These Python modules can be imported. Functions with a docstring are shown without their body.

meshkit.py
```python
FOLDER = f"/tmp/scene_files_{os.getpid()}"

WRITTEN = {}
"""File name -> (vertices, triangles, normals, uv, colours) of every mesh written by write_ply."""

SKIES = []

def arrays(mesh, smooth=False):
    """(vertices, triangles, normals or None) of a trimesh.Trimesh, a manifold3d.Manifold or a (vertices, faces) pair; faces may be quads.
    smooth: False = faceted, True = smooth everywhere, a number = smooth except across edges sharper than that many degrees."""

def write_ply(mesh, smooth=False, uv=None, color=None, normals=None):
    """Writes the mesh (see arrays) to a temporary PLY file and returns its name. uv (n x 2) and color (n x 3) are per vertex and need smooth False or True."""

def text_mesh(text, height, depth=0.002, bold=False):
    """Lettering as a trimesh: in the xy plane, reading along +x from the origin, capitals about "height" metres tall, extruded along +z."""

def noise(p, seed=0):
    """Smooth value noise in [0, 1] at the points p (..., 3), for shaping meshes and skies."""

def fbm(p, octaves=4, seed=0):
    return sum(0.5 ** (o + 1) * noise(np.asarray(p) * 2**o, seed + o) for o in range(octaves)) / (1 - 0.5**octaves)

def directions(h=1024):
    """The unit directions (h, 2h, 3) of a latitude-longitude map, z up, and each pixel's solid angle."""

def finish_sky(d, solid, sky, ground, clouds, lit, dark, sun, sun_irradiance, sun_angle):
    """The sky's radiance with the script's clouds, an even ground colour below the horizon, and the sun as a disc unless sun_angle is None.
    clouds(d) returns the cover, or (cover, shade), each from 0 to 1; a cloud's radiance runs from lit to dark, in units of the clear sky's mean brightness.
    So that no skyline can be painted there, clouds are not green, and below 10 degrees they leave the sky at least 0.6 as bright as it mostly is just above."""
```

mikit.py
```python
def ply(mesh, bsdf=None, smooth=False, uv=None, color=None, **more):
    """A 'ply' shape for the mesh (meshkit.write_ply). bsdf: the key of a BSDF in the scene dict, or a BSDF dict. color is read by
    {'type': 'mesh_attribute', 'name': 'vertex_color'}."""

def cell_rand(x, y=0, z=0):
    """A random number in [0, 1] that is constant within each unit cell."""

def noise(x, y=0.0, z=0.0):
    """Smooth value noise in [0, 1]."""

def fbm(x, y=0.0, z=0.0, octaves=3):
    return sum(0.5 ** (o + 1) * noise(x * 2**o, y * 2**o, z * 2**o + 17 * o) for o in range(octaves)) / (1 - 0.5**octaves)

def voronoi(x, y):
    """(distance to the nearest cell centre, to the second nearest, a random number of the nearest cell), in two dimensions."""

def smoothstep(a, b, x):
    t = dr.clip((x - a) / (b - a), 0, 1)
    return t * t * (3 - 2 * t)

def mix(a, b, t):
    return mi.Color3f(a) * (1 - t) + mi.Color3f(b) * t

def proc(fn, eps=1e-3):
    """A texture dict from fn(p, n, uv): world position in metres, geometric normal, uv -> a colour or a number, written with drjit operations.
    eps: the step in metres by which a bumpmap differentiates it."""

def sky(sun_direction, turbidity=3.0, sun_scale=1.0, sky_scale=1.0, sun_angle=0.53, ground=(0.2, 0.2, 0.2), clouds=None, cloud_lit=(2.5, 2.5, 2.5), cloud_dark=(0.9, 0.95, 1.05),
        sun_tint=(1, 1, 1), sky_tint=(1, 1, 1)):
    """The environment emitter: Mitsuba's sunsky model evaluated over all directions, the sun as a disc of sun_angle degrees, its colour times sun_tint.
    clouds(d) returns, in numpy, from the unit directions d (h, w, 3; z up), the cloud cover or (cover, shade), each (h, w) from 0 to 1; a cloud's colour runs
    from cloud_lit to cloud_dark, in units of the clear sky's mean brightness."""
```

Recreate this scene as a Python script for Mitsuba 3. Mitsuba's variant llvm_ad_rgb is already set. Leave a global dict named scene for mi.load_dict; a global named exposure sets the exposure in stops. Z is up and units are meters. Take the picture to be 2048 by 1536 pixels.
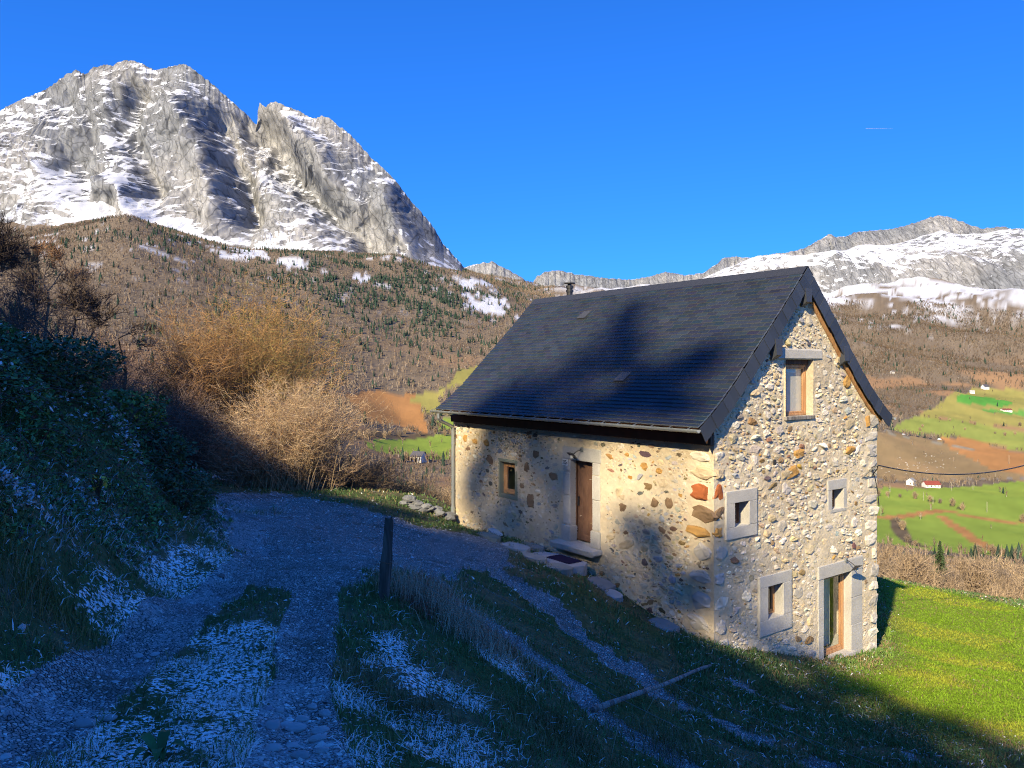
import math
import numpy as np, trimesh, mitsuba as mi, drjit as dr, mikit, meshkit
from mikit import noise as tn, fbm as tf, smoothstep as tss, mix as tmix, voronoi as tvor, proc
from scipy.interpolate import RBFInterpolator, RegularGridInterpolator

scene, labels = {}, {}
T = mi.ScalarTransform4f
RNG = np.random.default_rng(7)
# ---------------------------------------------------------------- camera, sky, exposure
F, CX, HY = 1538.0, 1024.0, 746.0           # focal length and horizon measured in the photograph (2048 px wide)
scene['camera'] = {'type': 'perspective', 'fov': 2 * math.degrees(math.atan(1024 / F)), 'fov_axis': 'x',
                   'near_clip': 0.1, 'far_clip': 60000.0,
                   'principal_point_offset_y': (768 - HY) / 1536.0,
                   'to_world': T().look_at(origin=[0, 0, 0], target=[0, 1, 0], up=[0, 0, 1])}
SUN_AZ, SUN_EL = math.radians(28.5), math.radians(29)
DX, DY = math.sin(SUN_AZ), math.cos(SUN_AZ)  # the way the sunlight travels, on the ground
scene['sky'] = mikit.sky([-DX * math.cos(SUN_EL), -DY * math.cos(SUN_EL), math.sin(SUN_EL)], turbidity=3.2,
                         sun_scale=0.59, sky_scale=0.95, sky_tint=(0.072, 0.312, 0.80), sun_tint=(0.97, 1.03, 1.02), ground=(0.10, 0.11, 0.10))
exposure = 3.42


# ---------------------------------------------------------------- helpers
def sstep(a, b, x):
    t = np.clip((np.asarray(x, float) - a) / (b - a), 0, 1)
    return t * t * (3 - 2 * t)


def fb(x, y, z=0.0, octaves=4, seed=0):
    return meshkit.fbm(np.stack(np.broadcast_arrays(x, y, z), -1).astype(float), octaves, seed)


def crisp(p, seed):
    """Value noise without smoothing: creased, like broken rock."""
    i = np.floor(p); t = p - i
    sm = t * t * (3 - 2 * t)
    inv = 0.5 - np.sin(np.arcsin(np.clip(1 - 2 * t, -1, 1)) / 3)      # undoes the smoothing inside meshkit.noise
    return meshkit.noise(i + inv, seed)


def fins(x, y, octaves=4, seed=0):
    out, amp, s, w = 0, 0.5, 0, 1.0
    for o in range(octaves):
        n = crisp(np.stack([x * 2**o, y * 2**o, 0 * x + 3.5 + 3 * o], -1), seed + o)
        n = (1 - np.abs(2 * n - 1)) * w
        w = np.clip(n * 1.8, 0.15, 1)
        out, s, amp = out + amp * n, s + amp, amp * 0.55
    return out / s


def ridged(x, y, octaves=5, seed=0):
    out, amp, s, w = 0, 0.5, 0, 1.0
    for o in range(octaves):
        n = meshkit.noise(np.stack([x * 2**o, y * 2**o, 0 * x + 3.7 * o], -1), seed + o)
        n = (1 - np.abs(2 * n - 1)) ** 1.5 * w
        w = np.clip(n * 1.6, 0, 1)
        out, s, amp = out + amp * n, s + amp, amp * 0.5
    return out / s


def ptpix(px, py, Y):
    """The point at depth Y metres on the photograph's pixel (px, py)."""
    return np.array([(px - CX) / F * Y, Y, -(py - HY) / F * Y])


def grid_faces(nr, nc):
    i = np.arange(nr * nc).reshape(nr, nc)
    a, b, c, d = i[:-1, :-1].ravel(), i[:-1, 1:].ravel(), i[1:, 1:].ravel(), i[1:, :-1].ravel()
    return np.vstack([np.stack([a, b, c], 1), np.stack([a, c, d], 1)])


def add(key, V, Fc, bsdf, label=None, category=None, group=None, kind=None, color=None, uv=None, smooth=False):
    V = np.asarray(V, float)
    if color is not None:
        color = np.broadcast_to(np.asarray(color, float), (len(V), 3))
    if smooth not in (False, True) and (color is not None or uv is not None):
        smooth = True
    base, k = key, 0
    while key in scene:
        k += 1
        key = f'{base}_{k:03d}'
    scene[key] = mikit.ply((V, Fc), bsdf, smooth=smooth, uv=uv, color=color)
    tag(key, label, category, group, kind)
    return key


USED = {}


def newkey(base):
    """The key of the next thing of this kind."""
    n = USED.get(base, 0)
    USED[base] = n + 1
    return base if n == 0 else f'{base}_{n:03d}'


def tag(key, label=None, category=None, group=None, kind=None):
    d = {k: v for k, v in dict(label=label, category=category, group=group, kind=kind).items() if v}
    if d:
        labels[key] = d


def cat(parts):
    """[(V, F, color?)] as one mesh."""
    Vs, Fs, Cs, n = [], [], [], 0
    for p in parts:
        Vs.append(p[0]); Fs.append(np.asarray(p[1]) + n); n += len(p[0])
        if len(p) > 2:
            Cs.append(np.broadcast_to(p[2], (len(p[0]), 3)))
    return np.vstack(Vs), np.vstack(Fs), (np.vstack(Cs) if Cs else None)


HEXF = np.array([[0, 2, 1], [0, 3, 2], [4, 5, 6], [4, 6, 7], [0, 1, 5], [0, 5, 4], [1, 2, 6], [1, 6, 5], [2, 3, 7], [2, 7, 6], [3, 0, 4], [3, 4, 7]])


def hexa(c):
    """c (n, 8, 3): boxes by their corners (bottom ring, then top ring)."""
    c = np.asarray(c, float).reshape(-1, 8, 3)
    return c.reshape(-1, 3), (HEXF[None] + (np.arange(len(c)) * 8)[:, None, None]).reshape(-1, 3)


def bevel_box(lo, hi, b=0.01, jitter=0.0, seed=0):
    """A box with chamfered edges in local coordinates."""
    lo, hi = np.array(lo, float), np.array(hi, float)
    b = min(b, 0.45 * (hi - lo).min())
    pts = []
    for k in range(8):
        s = np.array([(k >> i) & 1 for i in range(3)])
        corner = np.where(s, hi, lo)
        inward = np.where(s, -1, 1) * b
        for ax in range(3):
            d = inward.copy(); d[ax] = 0
            pts.append(corner + d)
    pts = np.array(pts)
    if jitter:
        pts = pts + np.random.default_rng(seed).normal(0, jitter, pts.shape)
    h = trimesh.convex.convex_hull(pts)
    return np.array(h.vertices), np.array(h.faces)


def tubes(P0, P1, r0, r1, sides=3):
    """Straight tapered prisms, many at once."""
    P0, P1 = np.atleast_2d(P0).astype(float), np.atleast_2d(P1).astype(float)
    n = len(P0)
    r0, r1 = np.broadcast_to(r0, n).astype(float), np.broadcast_to(r1, n).astype(float)
    t = P1 - P0
    t /= np.linalg.norm(t, axis=1, keepdims=True) + 1e-9
    a = np.cross(t, np.where(np.abs(t[:, 2:]) < 0.9, [0, 0, 1.0], [1.0, 0, 0]))
    a /= np.linalg.norm(a, axis=1, keepdims=True) + 1e-9
    b = np.cross(t, a)
    ang = np.arange(sides) * 2 * np.pi / sides
    ring = np.cos(ang)[None, :, None] * a[:, None] + np.sin(ang)[None, :, None] * b[:, None]
    V = np.stack([P0[:, None] + ring * r0[:, None, None], P1[:, None] + ring * r1[:, None, None]], 1).reshape(-1, 3)
    k = np.arange(sides); k2 = (k + 1) % sides
    f = np.vstack([np.stack([k, k2, k2 + sides], 1), np.stack([k, k2 + sides, k + sides], 1)])
    return V, (f[None] + (np.arange(n) * 2 * sides)[:, None, None]).reshape(-1, 3)


def polytube(pts, r, sides=8, caps=True):
    """One bent tube through the points."""
    p = np.asarray(pts, float)
    t = np.gradient(p, axis=0); t /= np.linalg.norm(t, axis=1, keepdims=True)
    ref = np.array([0, 0, 1.0]) if np.abs(t[:, 2]).max() < 0.95 else np.array([0.9, 0.31, 0.3])
    a = np.cross(t, ref); a /= np.linalg.norm(a, axis=1, keepdims=True)
    b = np.cross(t, a)
    ang = np.arange(sides) * 2 * np.pi / sides
    V = (p[:, None] + np.broadcast_to(r, len(p))[:, None, None] * (np.cos(ang)[None, :, None] * a[:, None] + np.sin(ang)[None, :, None] * b[:, None])).reshape(-1, 3)
    n = len(p); f = []
    for i in range(n - 1):
        for j in range(sides):
            k = (j + 1) % sides
            f += [[i * sides + j, i * sides + k, (i + 1) * sides + k], [i * sides + j, (i + 1) * sides + k, (i + 1) * sides + j]]
    if caps:
        V = np.vstack([V, p[:1], p[-1:]])
        for j in range(sides):
            k = (j + 1) % sides
            f += [[n * sides, k, j], [n * sides + 1, (n - 1) * sides + j, (n - 1) * sides + k]]
    return V, np.array(f)


# ---------------------------------------------------------------- materials
def two(b):
    return {'type': 'twosided', 'bsdf': b}


def bump(tex_fn, scale, inner, eps=0.004):
    return two({'type': 'bumpmap', 'arbitrary': proc(tex_fn, eps), 'scale': scale, 'bsdf': inner})


VC = {'type': 'mesh_attribute', 'name': 'vertex_color'}
scene['tinted'] = two({'type': 'diffuse', 'reflectance': VC})
scene['tinted_leaf'] = two({'type': 'principled', 'base_color': VC, 'roughness': 0.55, 'specular': 0.35})
scene['tinted_thin'] = {'type': 'principledthin', 'base_color': VC, 'roughness': 0.6, 'diff_trans': 0.7}
scene['stone'] = bump(lambda p, n, uv: tf(p.x * 38, p.y * 38, p.z * 38, 3), 0.012,
                      {'type': 'principled', 'base_color': VC, 'roughness': 0.85, 'specular': 0.25})
scene['slate'] = bump(lambda p, n, uv: tf(p.x * 30, p.y * 30, p.z * 30, 2), 0.004,
                      {'type': 'principled', 'base_color': VC, 'roughness': 0.52, 'specular': 0.45}, 0.006)


def mortar_col(p, n, uv):
    a = tf(p.x * 0.7, p.y * 0.7, p.z * 0.9, 3)
    b = tf(p.x * 14, p.y * 14, p.z * 14, 2)
    g = tf(p.x * 90, p.y * 90, p.z * 90, 1)
    c = tmix((0.53, 0.44, 0.31), (0.66, 0.57, 0.42), tss(0.3, 0.7, a))
    c = c * (0.80 + 0.26 * b) * (0.93 + 0.14 * g)
    return c


scene['mortar'] = bump(lambda p, n, uv: tf(p.x * 22, p.y * 22, p.z * 22, 4), 0.02,
                       {'type': 'principled', 'base_color': proc(mortar_col), 'roughness': 0.95, 'specular': 0.1})


def wood_grain(dark, light):
    def fn(p, n, uv):
        h = p.x * 0.8 + p.y * 0.6
        g = tf(h * 26 + tf(p.x * 3, p.y * 3, p.z * 1.2, 2) * 3, p.z * 1.5, 0.0, 3)
        return tmix(dark, light, tss(0.25, 0.75, g))
    return proc(fn)


scene['dark_wood'] = two({'type': 'principled', 'base_color': wood_grain((0.05, 0.022, 0.012), (0.12, 0.055, 0.03)), 'roughness': 0.7})
scene['door_wood'] = two({'type': 'principled', 'base_color': wood_grain((0.085, 0.042, 0.028), (0.185, 0.098, 0.06)), 'roughness': 0.6})
scene['frame_wood'] = two({'type': 'principled', 'base_color': wood_grain((0.34, 0.17, 0.075), (0.48, 0.27, 0.13)), 'roughness': 0.5})
scene['old_wood'] = two({'type': 'principled', 'base_color': wood_grain((0.10, 0.09, 0.08), (0.26, 0.24, 0.22)), 'roughness': 0.9})


def cut_stone_col(p, n, uv):
    a = tf(p.x * 3, p.y * 3, p.z * 3, 3)
    g = tf(p.x * 60, p.y * 60, p.z * 60, 2)
    return tmix((0.34, 0.33, 0.31), (0.50, 0.48, 0.44), a) * (0.85 + 0.3 * g)


scene['cut_stone'] = bump(lambda p, n, uv: tf(p.x * 45, p.y * 45, p.z * 45, 2), 0.004,
                          {'type': 'principled', 'base_color': proc(cut_stone_col), 'roughness': 0.85, 'specular': 0.2})
scene['zinc'] = two({'type': 'principled', 'base_color': {'type': 'rgb', 'value': [0.36, 0.39, 0.40]}, 'metallic': 0.6, 'roughness': 0.45})
scene['black_metal'] = two({'type': 'principled', 'base_color': {'type': 'rgb', 'value': [0.025, 0.026, 0.03]}, 'roughness': 0.4})
scene['white_enamel'] = two({'type': 'principled', 'base_color': {'type': 'rgb', 'value': [0.75, 0.76, 0.76]}, 'roughness': 0.3})
scene['plaster'] = two({'type': 'diffuse', 'reflectance': {'type': 'rgb', 'value': [0.55, 0.55, 0.50]}})
scene['green_paint'] = two({'type': 'principled', 'base_color': {'type': 'rgb', 'value': [0.20, 0.22, 0.17]}, 'roughness': 0.7})
scene['glass'] = {'type': 'thindielectric'}
scene['mat_cloth'] = two({'type': 'diffuse', 'reflectance': {'type': 'rgb', 'value': [0.03, 0.025, 0.06]}})

# ---------------------------------------------------------------- the ground: measured points -> one sheet
def sun_frame(s, L, z):
    return (s * DY + L * DX, -s * DX + L * DY, z)


near_px = [(600, 1536, 4.4), (300, 1536, 4.35), (0, 1536, 4.2), (800, 1536, 4.8), (1000, 1536, 5.8), (1200, 1536, 7.6), (1500, 1510, 10.2),
           (1700, 1536, 10.2), (2048, 1530, 10.8), (600, 1300, 7.0), (600, 1150, 10.1), (450, 1250, 7.6), (250, 1400, 5.6), (550, 1050, 14.5), (500, 990, 21.5),
           (650, 1000, 20.5), (760, 1050, 18), (650, 1100, 12.5), (768, 1200, 9.6), (850, 1300, 8.2), (900, 1400, 7.0), (900, 1200, 10.8), (1000, 1250, 11.5),
           (900, 1120, 15.5), (820, 1080, 17), (1000, 1130, 16), (1000, 1080, 19.5), (907, 1047, 22.8), (1100, 1180, 14.8), (1040, 1080, 20.3), (1200, 1162, 17.6),
           (1150, 1250, 13.6), (1250, 1200, 16.9), (1380, 1272, 15.7), (1430, 1290, 15.2), (1350, 1390, 12), (1300, 1330, 13), (1200, 1420, 10), (1560, 1312, 16.4),
           (1640, 1328, 17.2), (1754, 1302, 18.9), (1600, 1400, 14), (1900, 1450, 13), (1850, 1380, 15.5), (1900, 1300, 21.5), (2048, 1350, 19), (2048, 1210, 31),
           (1848, 1172, 33), (1757, 1155, 34), (0, 1420, 4.9), (200, 1270, 7.0), (330, 1180, 9.3), (425, 1090, 12.8), (410, 1010, 18), (870, 1000, 25)]
near_xyz = [(0, 0, -1.65), (2, 0, -2.0), (-2, 0, -1.45), (0, -4, -1.1), (-6.2, 12, -.9), (-6.6, 9, -.3), (-7.6, 12, 0), (-9, 9, 1.0), (-9, 14, -.5), (-8.2, 17, -2.6), (-11, 17, -1.4),
            (-12, 22, -2.2), (-9, 22, -3.2), (-13, 12, 2.2), (-15, 18, 1.2), (-18, 26, .5), (-22, 22, 4), (-20, 12, 6), (-12, 4, 3.4), (-7, 3, .6), (-4.6, 6.8, -1.2), (-5.2, 8.5, -1.15), (-5, 4, -.8),
            (-8, 26, -3.9), (-4, 27, -4.7), (-1.7, 27, -5.4), (-6, 32, -6.5), (0, 34, -9), (-14, 32, -3.5), (-20, 36, -2), (-30, 40, 2), (-10, 45, -10), (5, 45, -13.5), (20, 45, -14),
            (-25, 55, -6), (25, 36, -11), (30, 20, -9.5), (20, 12, -6.9), (12, 6, -5), (15, 0, -5), (25, 0, -8), (8, 0, -3.4), (3.3, 26.9, -7.2), (4, 20, -6.0), (40, 60, -24), (0, 60, -17), (-40, 60, 2), (50, 30, -16)]
HILL = [(-75, 58), (-60, 52), (-45, 46), (-30, 37.6), (-20, 32.0), (-12, 30.0), (-8, 29.5), (-4, 28.2), (1, 26.2), (6, 23.0), (10, 19), (20, 8), (40, -8)]
for s_, z_ in HILL:                                     # the hillside behind the camera that shades the foreground
    near_xyz += [sun_frame(s_, -45, z_), sun_frame(s_, -95, z_ + 16)]
    if s_ > -40:
        near_xyz.append(sun_frame(s_, -22, z_ * 0.5 - 1.2))
NP = np.array([ptpix(*q) for q in near_px] + near_xyz)
near_rbf = RBFInterpolator(NP[:, :2], NP[:, 2], kernel='thin_plate_spline', smoothing=0.02)

FAR = {
    -500: [(60, 690), (120, 640), (300, 620), (600, 560), (900, 500), (1250, 450), (1750, 420), (3700, 300)],
    0: [(60, 695), (120, 700), (300, 690), (600, 640), (900, 560), (1250, 480), (1500, 500), (1750, 470), (3700, 300)],
    255: [(60, 800), (120, 830), (300, 800), (500, 720), (700, 630), (1000, 510), (1280, 433), (1500, 452), (1750, 440), (3700, 380)],
    450: [(60, 880), (150, 905), (300, 865), (500, 780), (800, 650), (1200, 545), (1400, 500), (1700, 505), (3700, 480)],
    600: [(60, 930), (150, 960), (300, 905), (500, 830), (700, 745), (1000, 640), (1400, 512), (1600, 510), (1750, 505), (3700, 500)],
    800: [(60, 990), (150, 1015), (300, 985), (480, 935), (560, 905), (650, 872), (750, 835), (850, 775), (1100, 680), (1400, 590), (1650, 512), (1900, 520), (3700, 520)],
    950: [(60, 1015), (150, 1045), (300, 1000), (560, 910), (700, 870), (900, 770), (1200, 680), (1500, 610), (1750, 552), (2050, 565), (2500, 552), (3700, 570)],
    1060: [(60, 1030), (150, 1055), (300, 1010), (600, 920), (900, 800), (1200, 690), (1750, 608), (2200, 596), (2600, 590), (3700, 585)],
    1300: [(60, 1090), (150, 1120), (300, 1060), (600, 960), (900, 880), (1300, 760), (1800, 680), (2500, 610), (3700, 580)],
    1757: [(60, 1168), (120, 1175), (190, 1165), (300, 1125), (450, 1090), (600, 1030), (770, 975), (870, 945), (1060, 866), (1150, 858), (1400, 810), (1600, 790), (1900, 745), (2400, 690), (3000, 610), (3700, 560)],
    1900: [(60, 1182), (120, 1187), (190, 1172), (300, 1132), (450, 1105), (600, 1040), (770, 978), (870, 955), (1060, 905), (1250, 850), (1450, 805), (1550, 784), (1750, 774), (2000, 740), (2600, 660), (3200, 590), (3700, 555)],
    2048: [(60, 1212), (120, 1207), (190, 1190), (300, 1145), (450, 1115), (600, 1050), (770, 985), (870, 965), (1000, 930), (1200, 880), (1450, 830), (1700, 790), (1900, 770), (2400, 680), (3000, 600), (3700, 560)],
    2600: [(60, 1240), (120, 1215), (300, 1140), (600, 1040), (1000, 920), (1700, 790), (2400, 690), (3000, 610), (3700, 560)],
}
fp = []
for px, lst in FAR.items():
    q = (px - CX) / F
    for Y, py in lst:
        fp.append((math.atan(q) * 2.2, math.log(Y * math.hypot(1, q)), -(py - HY) / F / math.hypot(1, q)))
fp = np.array(fp)
far_rbf = RBFInterpolator(fp[:, :2], fp[:, 2], kernel='linear', smoothing=1e-4)

PHI = np.radians(np.concatenate([np.arange(-180, -42, 3.0), np.arange(-42, -36, 0.6), np.arange(-36, 36, 0.1), np.arange(36, 42, 0.6), np.arange(42, 181, 3.0)]))
LR = np.linspace(math.log(1.0), math.log(3900), 430)
pp, ll = np.meshgrid(PHI, LR)
rr = np.exp(ll)
gx, gy = rr * np.sin(pp), rr * np.cos(pp)
zn = near_rbf(np.stack([gx, gy], -1)[LR < math.log(110)].reshape(-1, 2)).reshape(-1, len(PHI))
fphi = np.clip(pp, -0.85, 0.85)
m_ = LR > math.log(35)
zf = np.zeros_like(gx)
zf[m_] = (far_rbf(np.stack([fphi[m_] * 2.2, ll[m_]], -1).reshape(-1, 2)).reshape(-1, len(PHI))) * rr[m_]
side = sstep(math.radians(45), math.radians(75), np.abs(pp))             # behind the camera the hillside simply goes on
gz = np.zeros_like(gx)
gz[:len(zn)] = zn
w = sstep(math.log(45), math.log(85), ll)
gz = np.where(ll < math.log(109), gz, zf)
gz = gz * (1 - w) + zf * w
zb = near_rbf(np.stack([gx, gy], -1)[(LR > math.log(45))][:, np.abs(PHI) > math.radians(44)].reshape(-1, 2) * 0 + np.stack([np.minimum(rr, 120) * np.sin(pp), np.minimum(rr, 120) * np.cos(pp)], -1)[(LR > math.log(45))][:, np.abs(PHI) > math.radians(44)].reshape(-1, 2))
tmp = gz[(LR > math.log(45))]
tmp[:, np.abs(PHI) > math.radians(44)] = (zb.reshape(tmp.shape[0], -1)) * side[(LR > math.log(45))][:, np.abs(PHI) > math.radians(44)] + tmp[:, np.abs(PHI) > math.radians(44)] * (1 - side[(LR > math.log(45))][:, np.abs(PHI) > math.radians(44)])
gz[(LR > math.log(45))] = tmp
# relief: small bumps near, gullies and hummocks far
far_w = sstep(math.log(90), math.log(500), ll)
gz += (fb(gx / 0.5, gy / 0.5, 0, 4, 3) - 0.5) * 0.10 * sstep(0.5, 1.5, ll) * (1 - far_w) * (rr < 120)
gz += (fb(gx / 2.2, gy / 2.2, 0, 3, 5) - 0.5) * 0.16 * (1 - far_w)
gz += (fb(gx / 90, gy / 90, 0, 5, 9) - 0.5) * 16 * far_w * (0.4 + 0.6 * sstep(math.log(700), math.log(1500), ll))
gz += (ridged(gx / 420, gy / 420, 4, 12) - 0.35) * 70 * sstep(math.log(1700), math.log(2800), ll)
GI = RegularGridInterpolator((LR, PHI), gz, bounds_error=False, fill_value=None)


def H(x, y):
    x, y = np.asarray(x, float), np.asarray(y, float)
    return GI(np.stack([np.log(np.maximum(np.hypot(x, y), 1.01)), np.arctan2(x, y)], -1))


def hit(px, py, y0=2.5, y1=3600):
    """Where the sight line through pixel (px, py) of the photograph meets the ground."""
    Y = np.exp(np.linspace(math.log(y0), math.log(y1), 2500))
    x, z = (px - CX) / F * Y, -(py - HY) / F * Y
    below = H(x, Y) - z > 0
    if not below.any():
        return np.array([x[-1], Y[-1], z[-1]])
    k = max(int(np.argmax(below)), 1)
    return np.array([x[k], Y[k], H(x[k], Y[k]).item()])


def seg_dist(x, y, pts):
    """Distance of the points to a polyline, and where along it (0 to 1)."""
    pts = np.asarray(pts, float)[:, :2]
    best = np.full(np.shape(x), 1e9)
    for a, b in zip(pts[:-1], pts[1:]):
        d = b - a
        t = np.clip(((x - a[0]) * d[0] + (y - a[1]) * d[1]) / (d @ d), 0, 1)
        best = np.minimum(best, np.hypot(x - a[0] - t * d[0], y - a[1] - t * d[1]))
    return best


def in_poly(x, y, pts):
    pts = np.asarray(pts, float)[:, :2]
    inside = np.zeros(np.shape(x), bool)
    for a, b in zip(pts, np.roll(pts, -1, 0)):
        c = (a[1] > y) != (b[1] > y)
        with np.errstate(divide='ignore', invalid='ignore'):
            inside ^= c & (x < (b[0] - a[0]) * (y - a[1]) / (b[1] - a[1] + 1e-12) + a[0])
    return inside


# ------------- tracks and yard, in metres on the ground
def path(*pix):
    return np.array([hit(*q) for q in pix])


LEFT_RUT = np.vstack([[-1.55, -6, 0], [-2.3, 0.5, 0], path((-60, 1530), (60, 1450), (170, 1370), (300, 1285), (420, 1200), (500, 1130), (560, 1075), (600, 1040))])
RIGHT_RUT = np.vstack([[0.1, -6, 0], [-.6, 0.5, 0], path((600, 1536), (602, 1400), (612, 1280), (630, 1200), (660, 1140), (720, 1080))])
YARD = path((405, 990), (480, 983), (560, 985), (640, 1000), (720, 1015), (800, 1040), (900, 1060), (1000, 1085), (1040, 1110), (1010, 1150), (930, 1135), (860, 1150), (780, 1150), (720, 1170), (660, 1190), (590, 1190), (520, 1170), (470, 1150), (470, 1090), (430, 1030))
LOW_A = path((930, 1090), (1010, 1150), (1110, 1230), (1240, 1330), (1330, 1390), (1440, 1440), (1560, 1500), (1660, 1536))
LOW_B = path((820, 1110), (900, 1190), (980, 1245), (1060, 1305), (1130, 1360), (1230, 1440), (1330, 1510), (1400, 1545))
LOW_C = path((1440, 1350), (1540, 1400), (1640, 1440), (1780, 1500), (1900, 1545))


def gravel_mask(x, y):
    j = (fb(x / 0.35, y / 0.35, 0, 4, 21) - 0.5) * 0.75 + (fb(x / 1.6, y / 1.6, 0, 2, 22) - 0.5) * 0.5
    m = 0.31 - seg_dist(x, y, LEFT_RUT) + 0.2 * j
    m = np.maximum(m, 0.27 - seg_dist(x, y, RIGHT_RUT) + 0.2 * j)
    m = np.maximum(m, 0.32 - seg_dist(x, y, LOW_A) + 1.5 * j)
    m = np.maximum(m, 0.22 - seg_dist(x, y, LOW_B) + 1.5 * j)
    m = np.maximum(m, 0.10 - seg_dist(x, y, LOW_C) + 1.0 * j)
    ins = in_poly(x, y, YARD)
    edge = seg_dist(x, y, np.vstack([YARD, YARD[:1]]))
    m = np.maximum(m, np.where(ins, edge, -edge) + 1.0 * j)
    return m


FROST_SPOTS = [(430, 1330, 0.55), (480, 1430, 0.55), (330, 1470, 0.6), (520, 1500, 0.5), (250, 1530, .5), (480, 1270, 0.45), (790, 1290, 0.28), (830, 1350, 0.34), (905, 1380, 0.25), (900, 1480, 0.4), (930, 1530, 0.35),
               (470, 1060, 0.8), (440, 1120, 0.5), (360, 1170, 0.7), (260, 1220, 0.5), (60, 1420, 0.4), (560, 1380, 0.3), (700, 1500, 0.25), (720, 1410, 0.25), (1010, 1330, .3), (640, 960, .8), (420, 950, .8), (520, 960, .6)]
FROST_AT = [(hit(a, b)[:2], r) for a, b, r in FROST_SPOTS]


def frost_mask(x, y):
    f = np.zeros(np.shape(x))
    for c, r in FROST_AT:
        f = np.maximum(f, np.exp(-((x - c[0]) ** 2 + (y - c[1]) ** 2) / (2 * (r * 0.9) ** 2)))
    n = fb(x / 0.22, y / 0.22, 0, 4, 31)
    return np.clip((f * 1.1 + (n - 0.5) * 2.4) * sstep(0.05, 0.5, f), 0, 1)
# ---------------------------------------------------------------- ground materials
def turf_col(p, n, uv):
    a = tf(p.x * 1.3, p.y * 1.3, 0.0, 3)
    b = tf(p.x * 16, p.y * 16, 3.0, 3)
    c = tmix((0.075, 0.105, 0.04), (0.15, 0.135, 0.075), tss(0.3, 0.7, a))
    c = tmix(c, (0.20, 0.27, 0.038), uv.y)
    c = c * (0.55 + 0.9 * b)
    fr = tss(0.56, 1.0, uv.x + (tf(p.x * 50, p.y * 50, 1.0, 2) - 0.5) * 1.4)
    return tmix(c, (0.88, 0.90, 0.91), fr)


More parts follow.
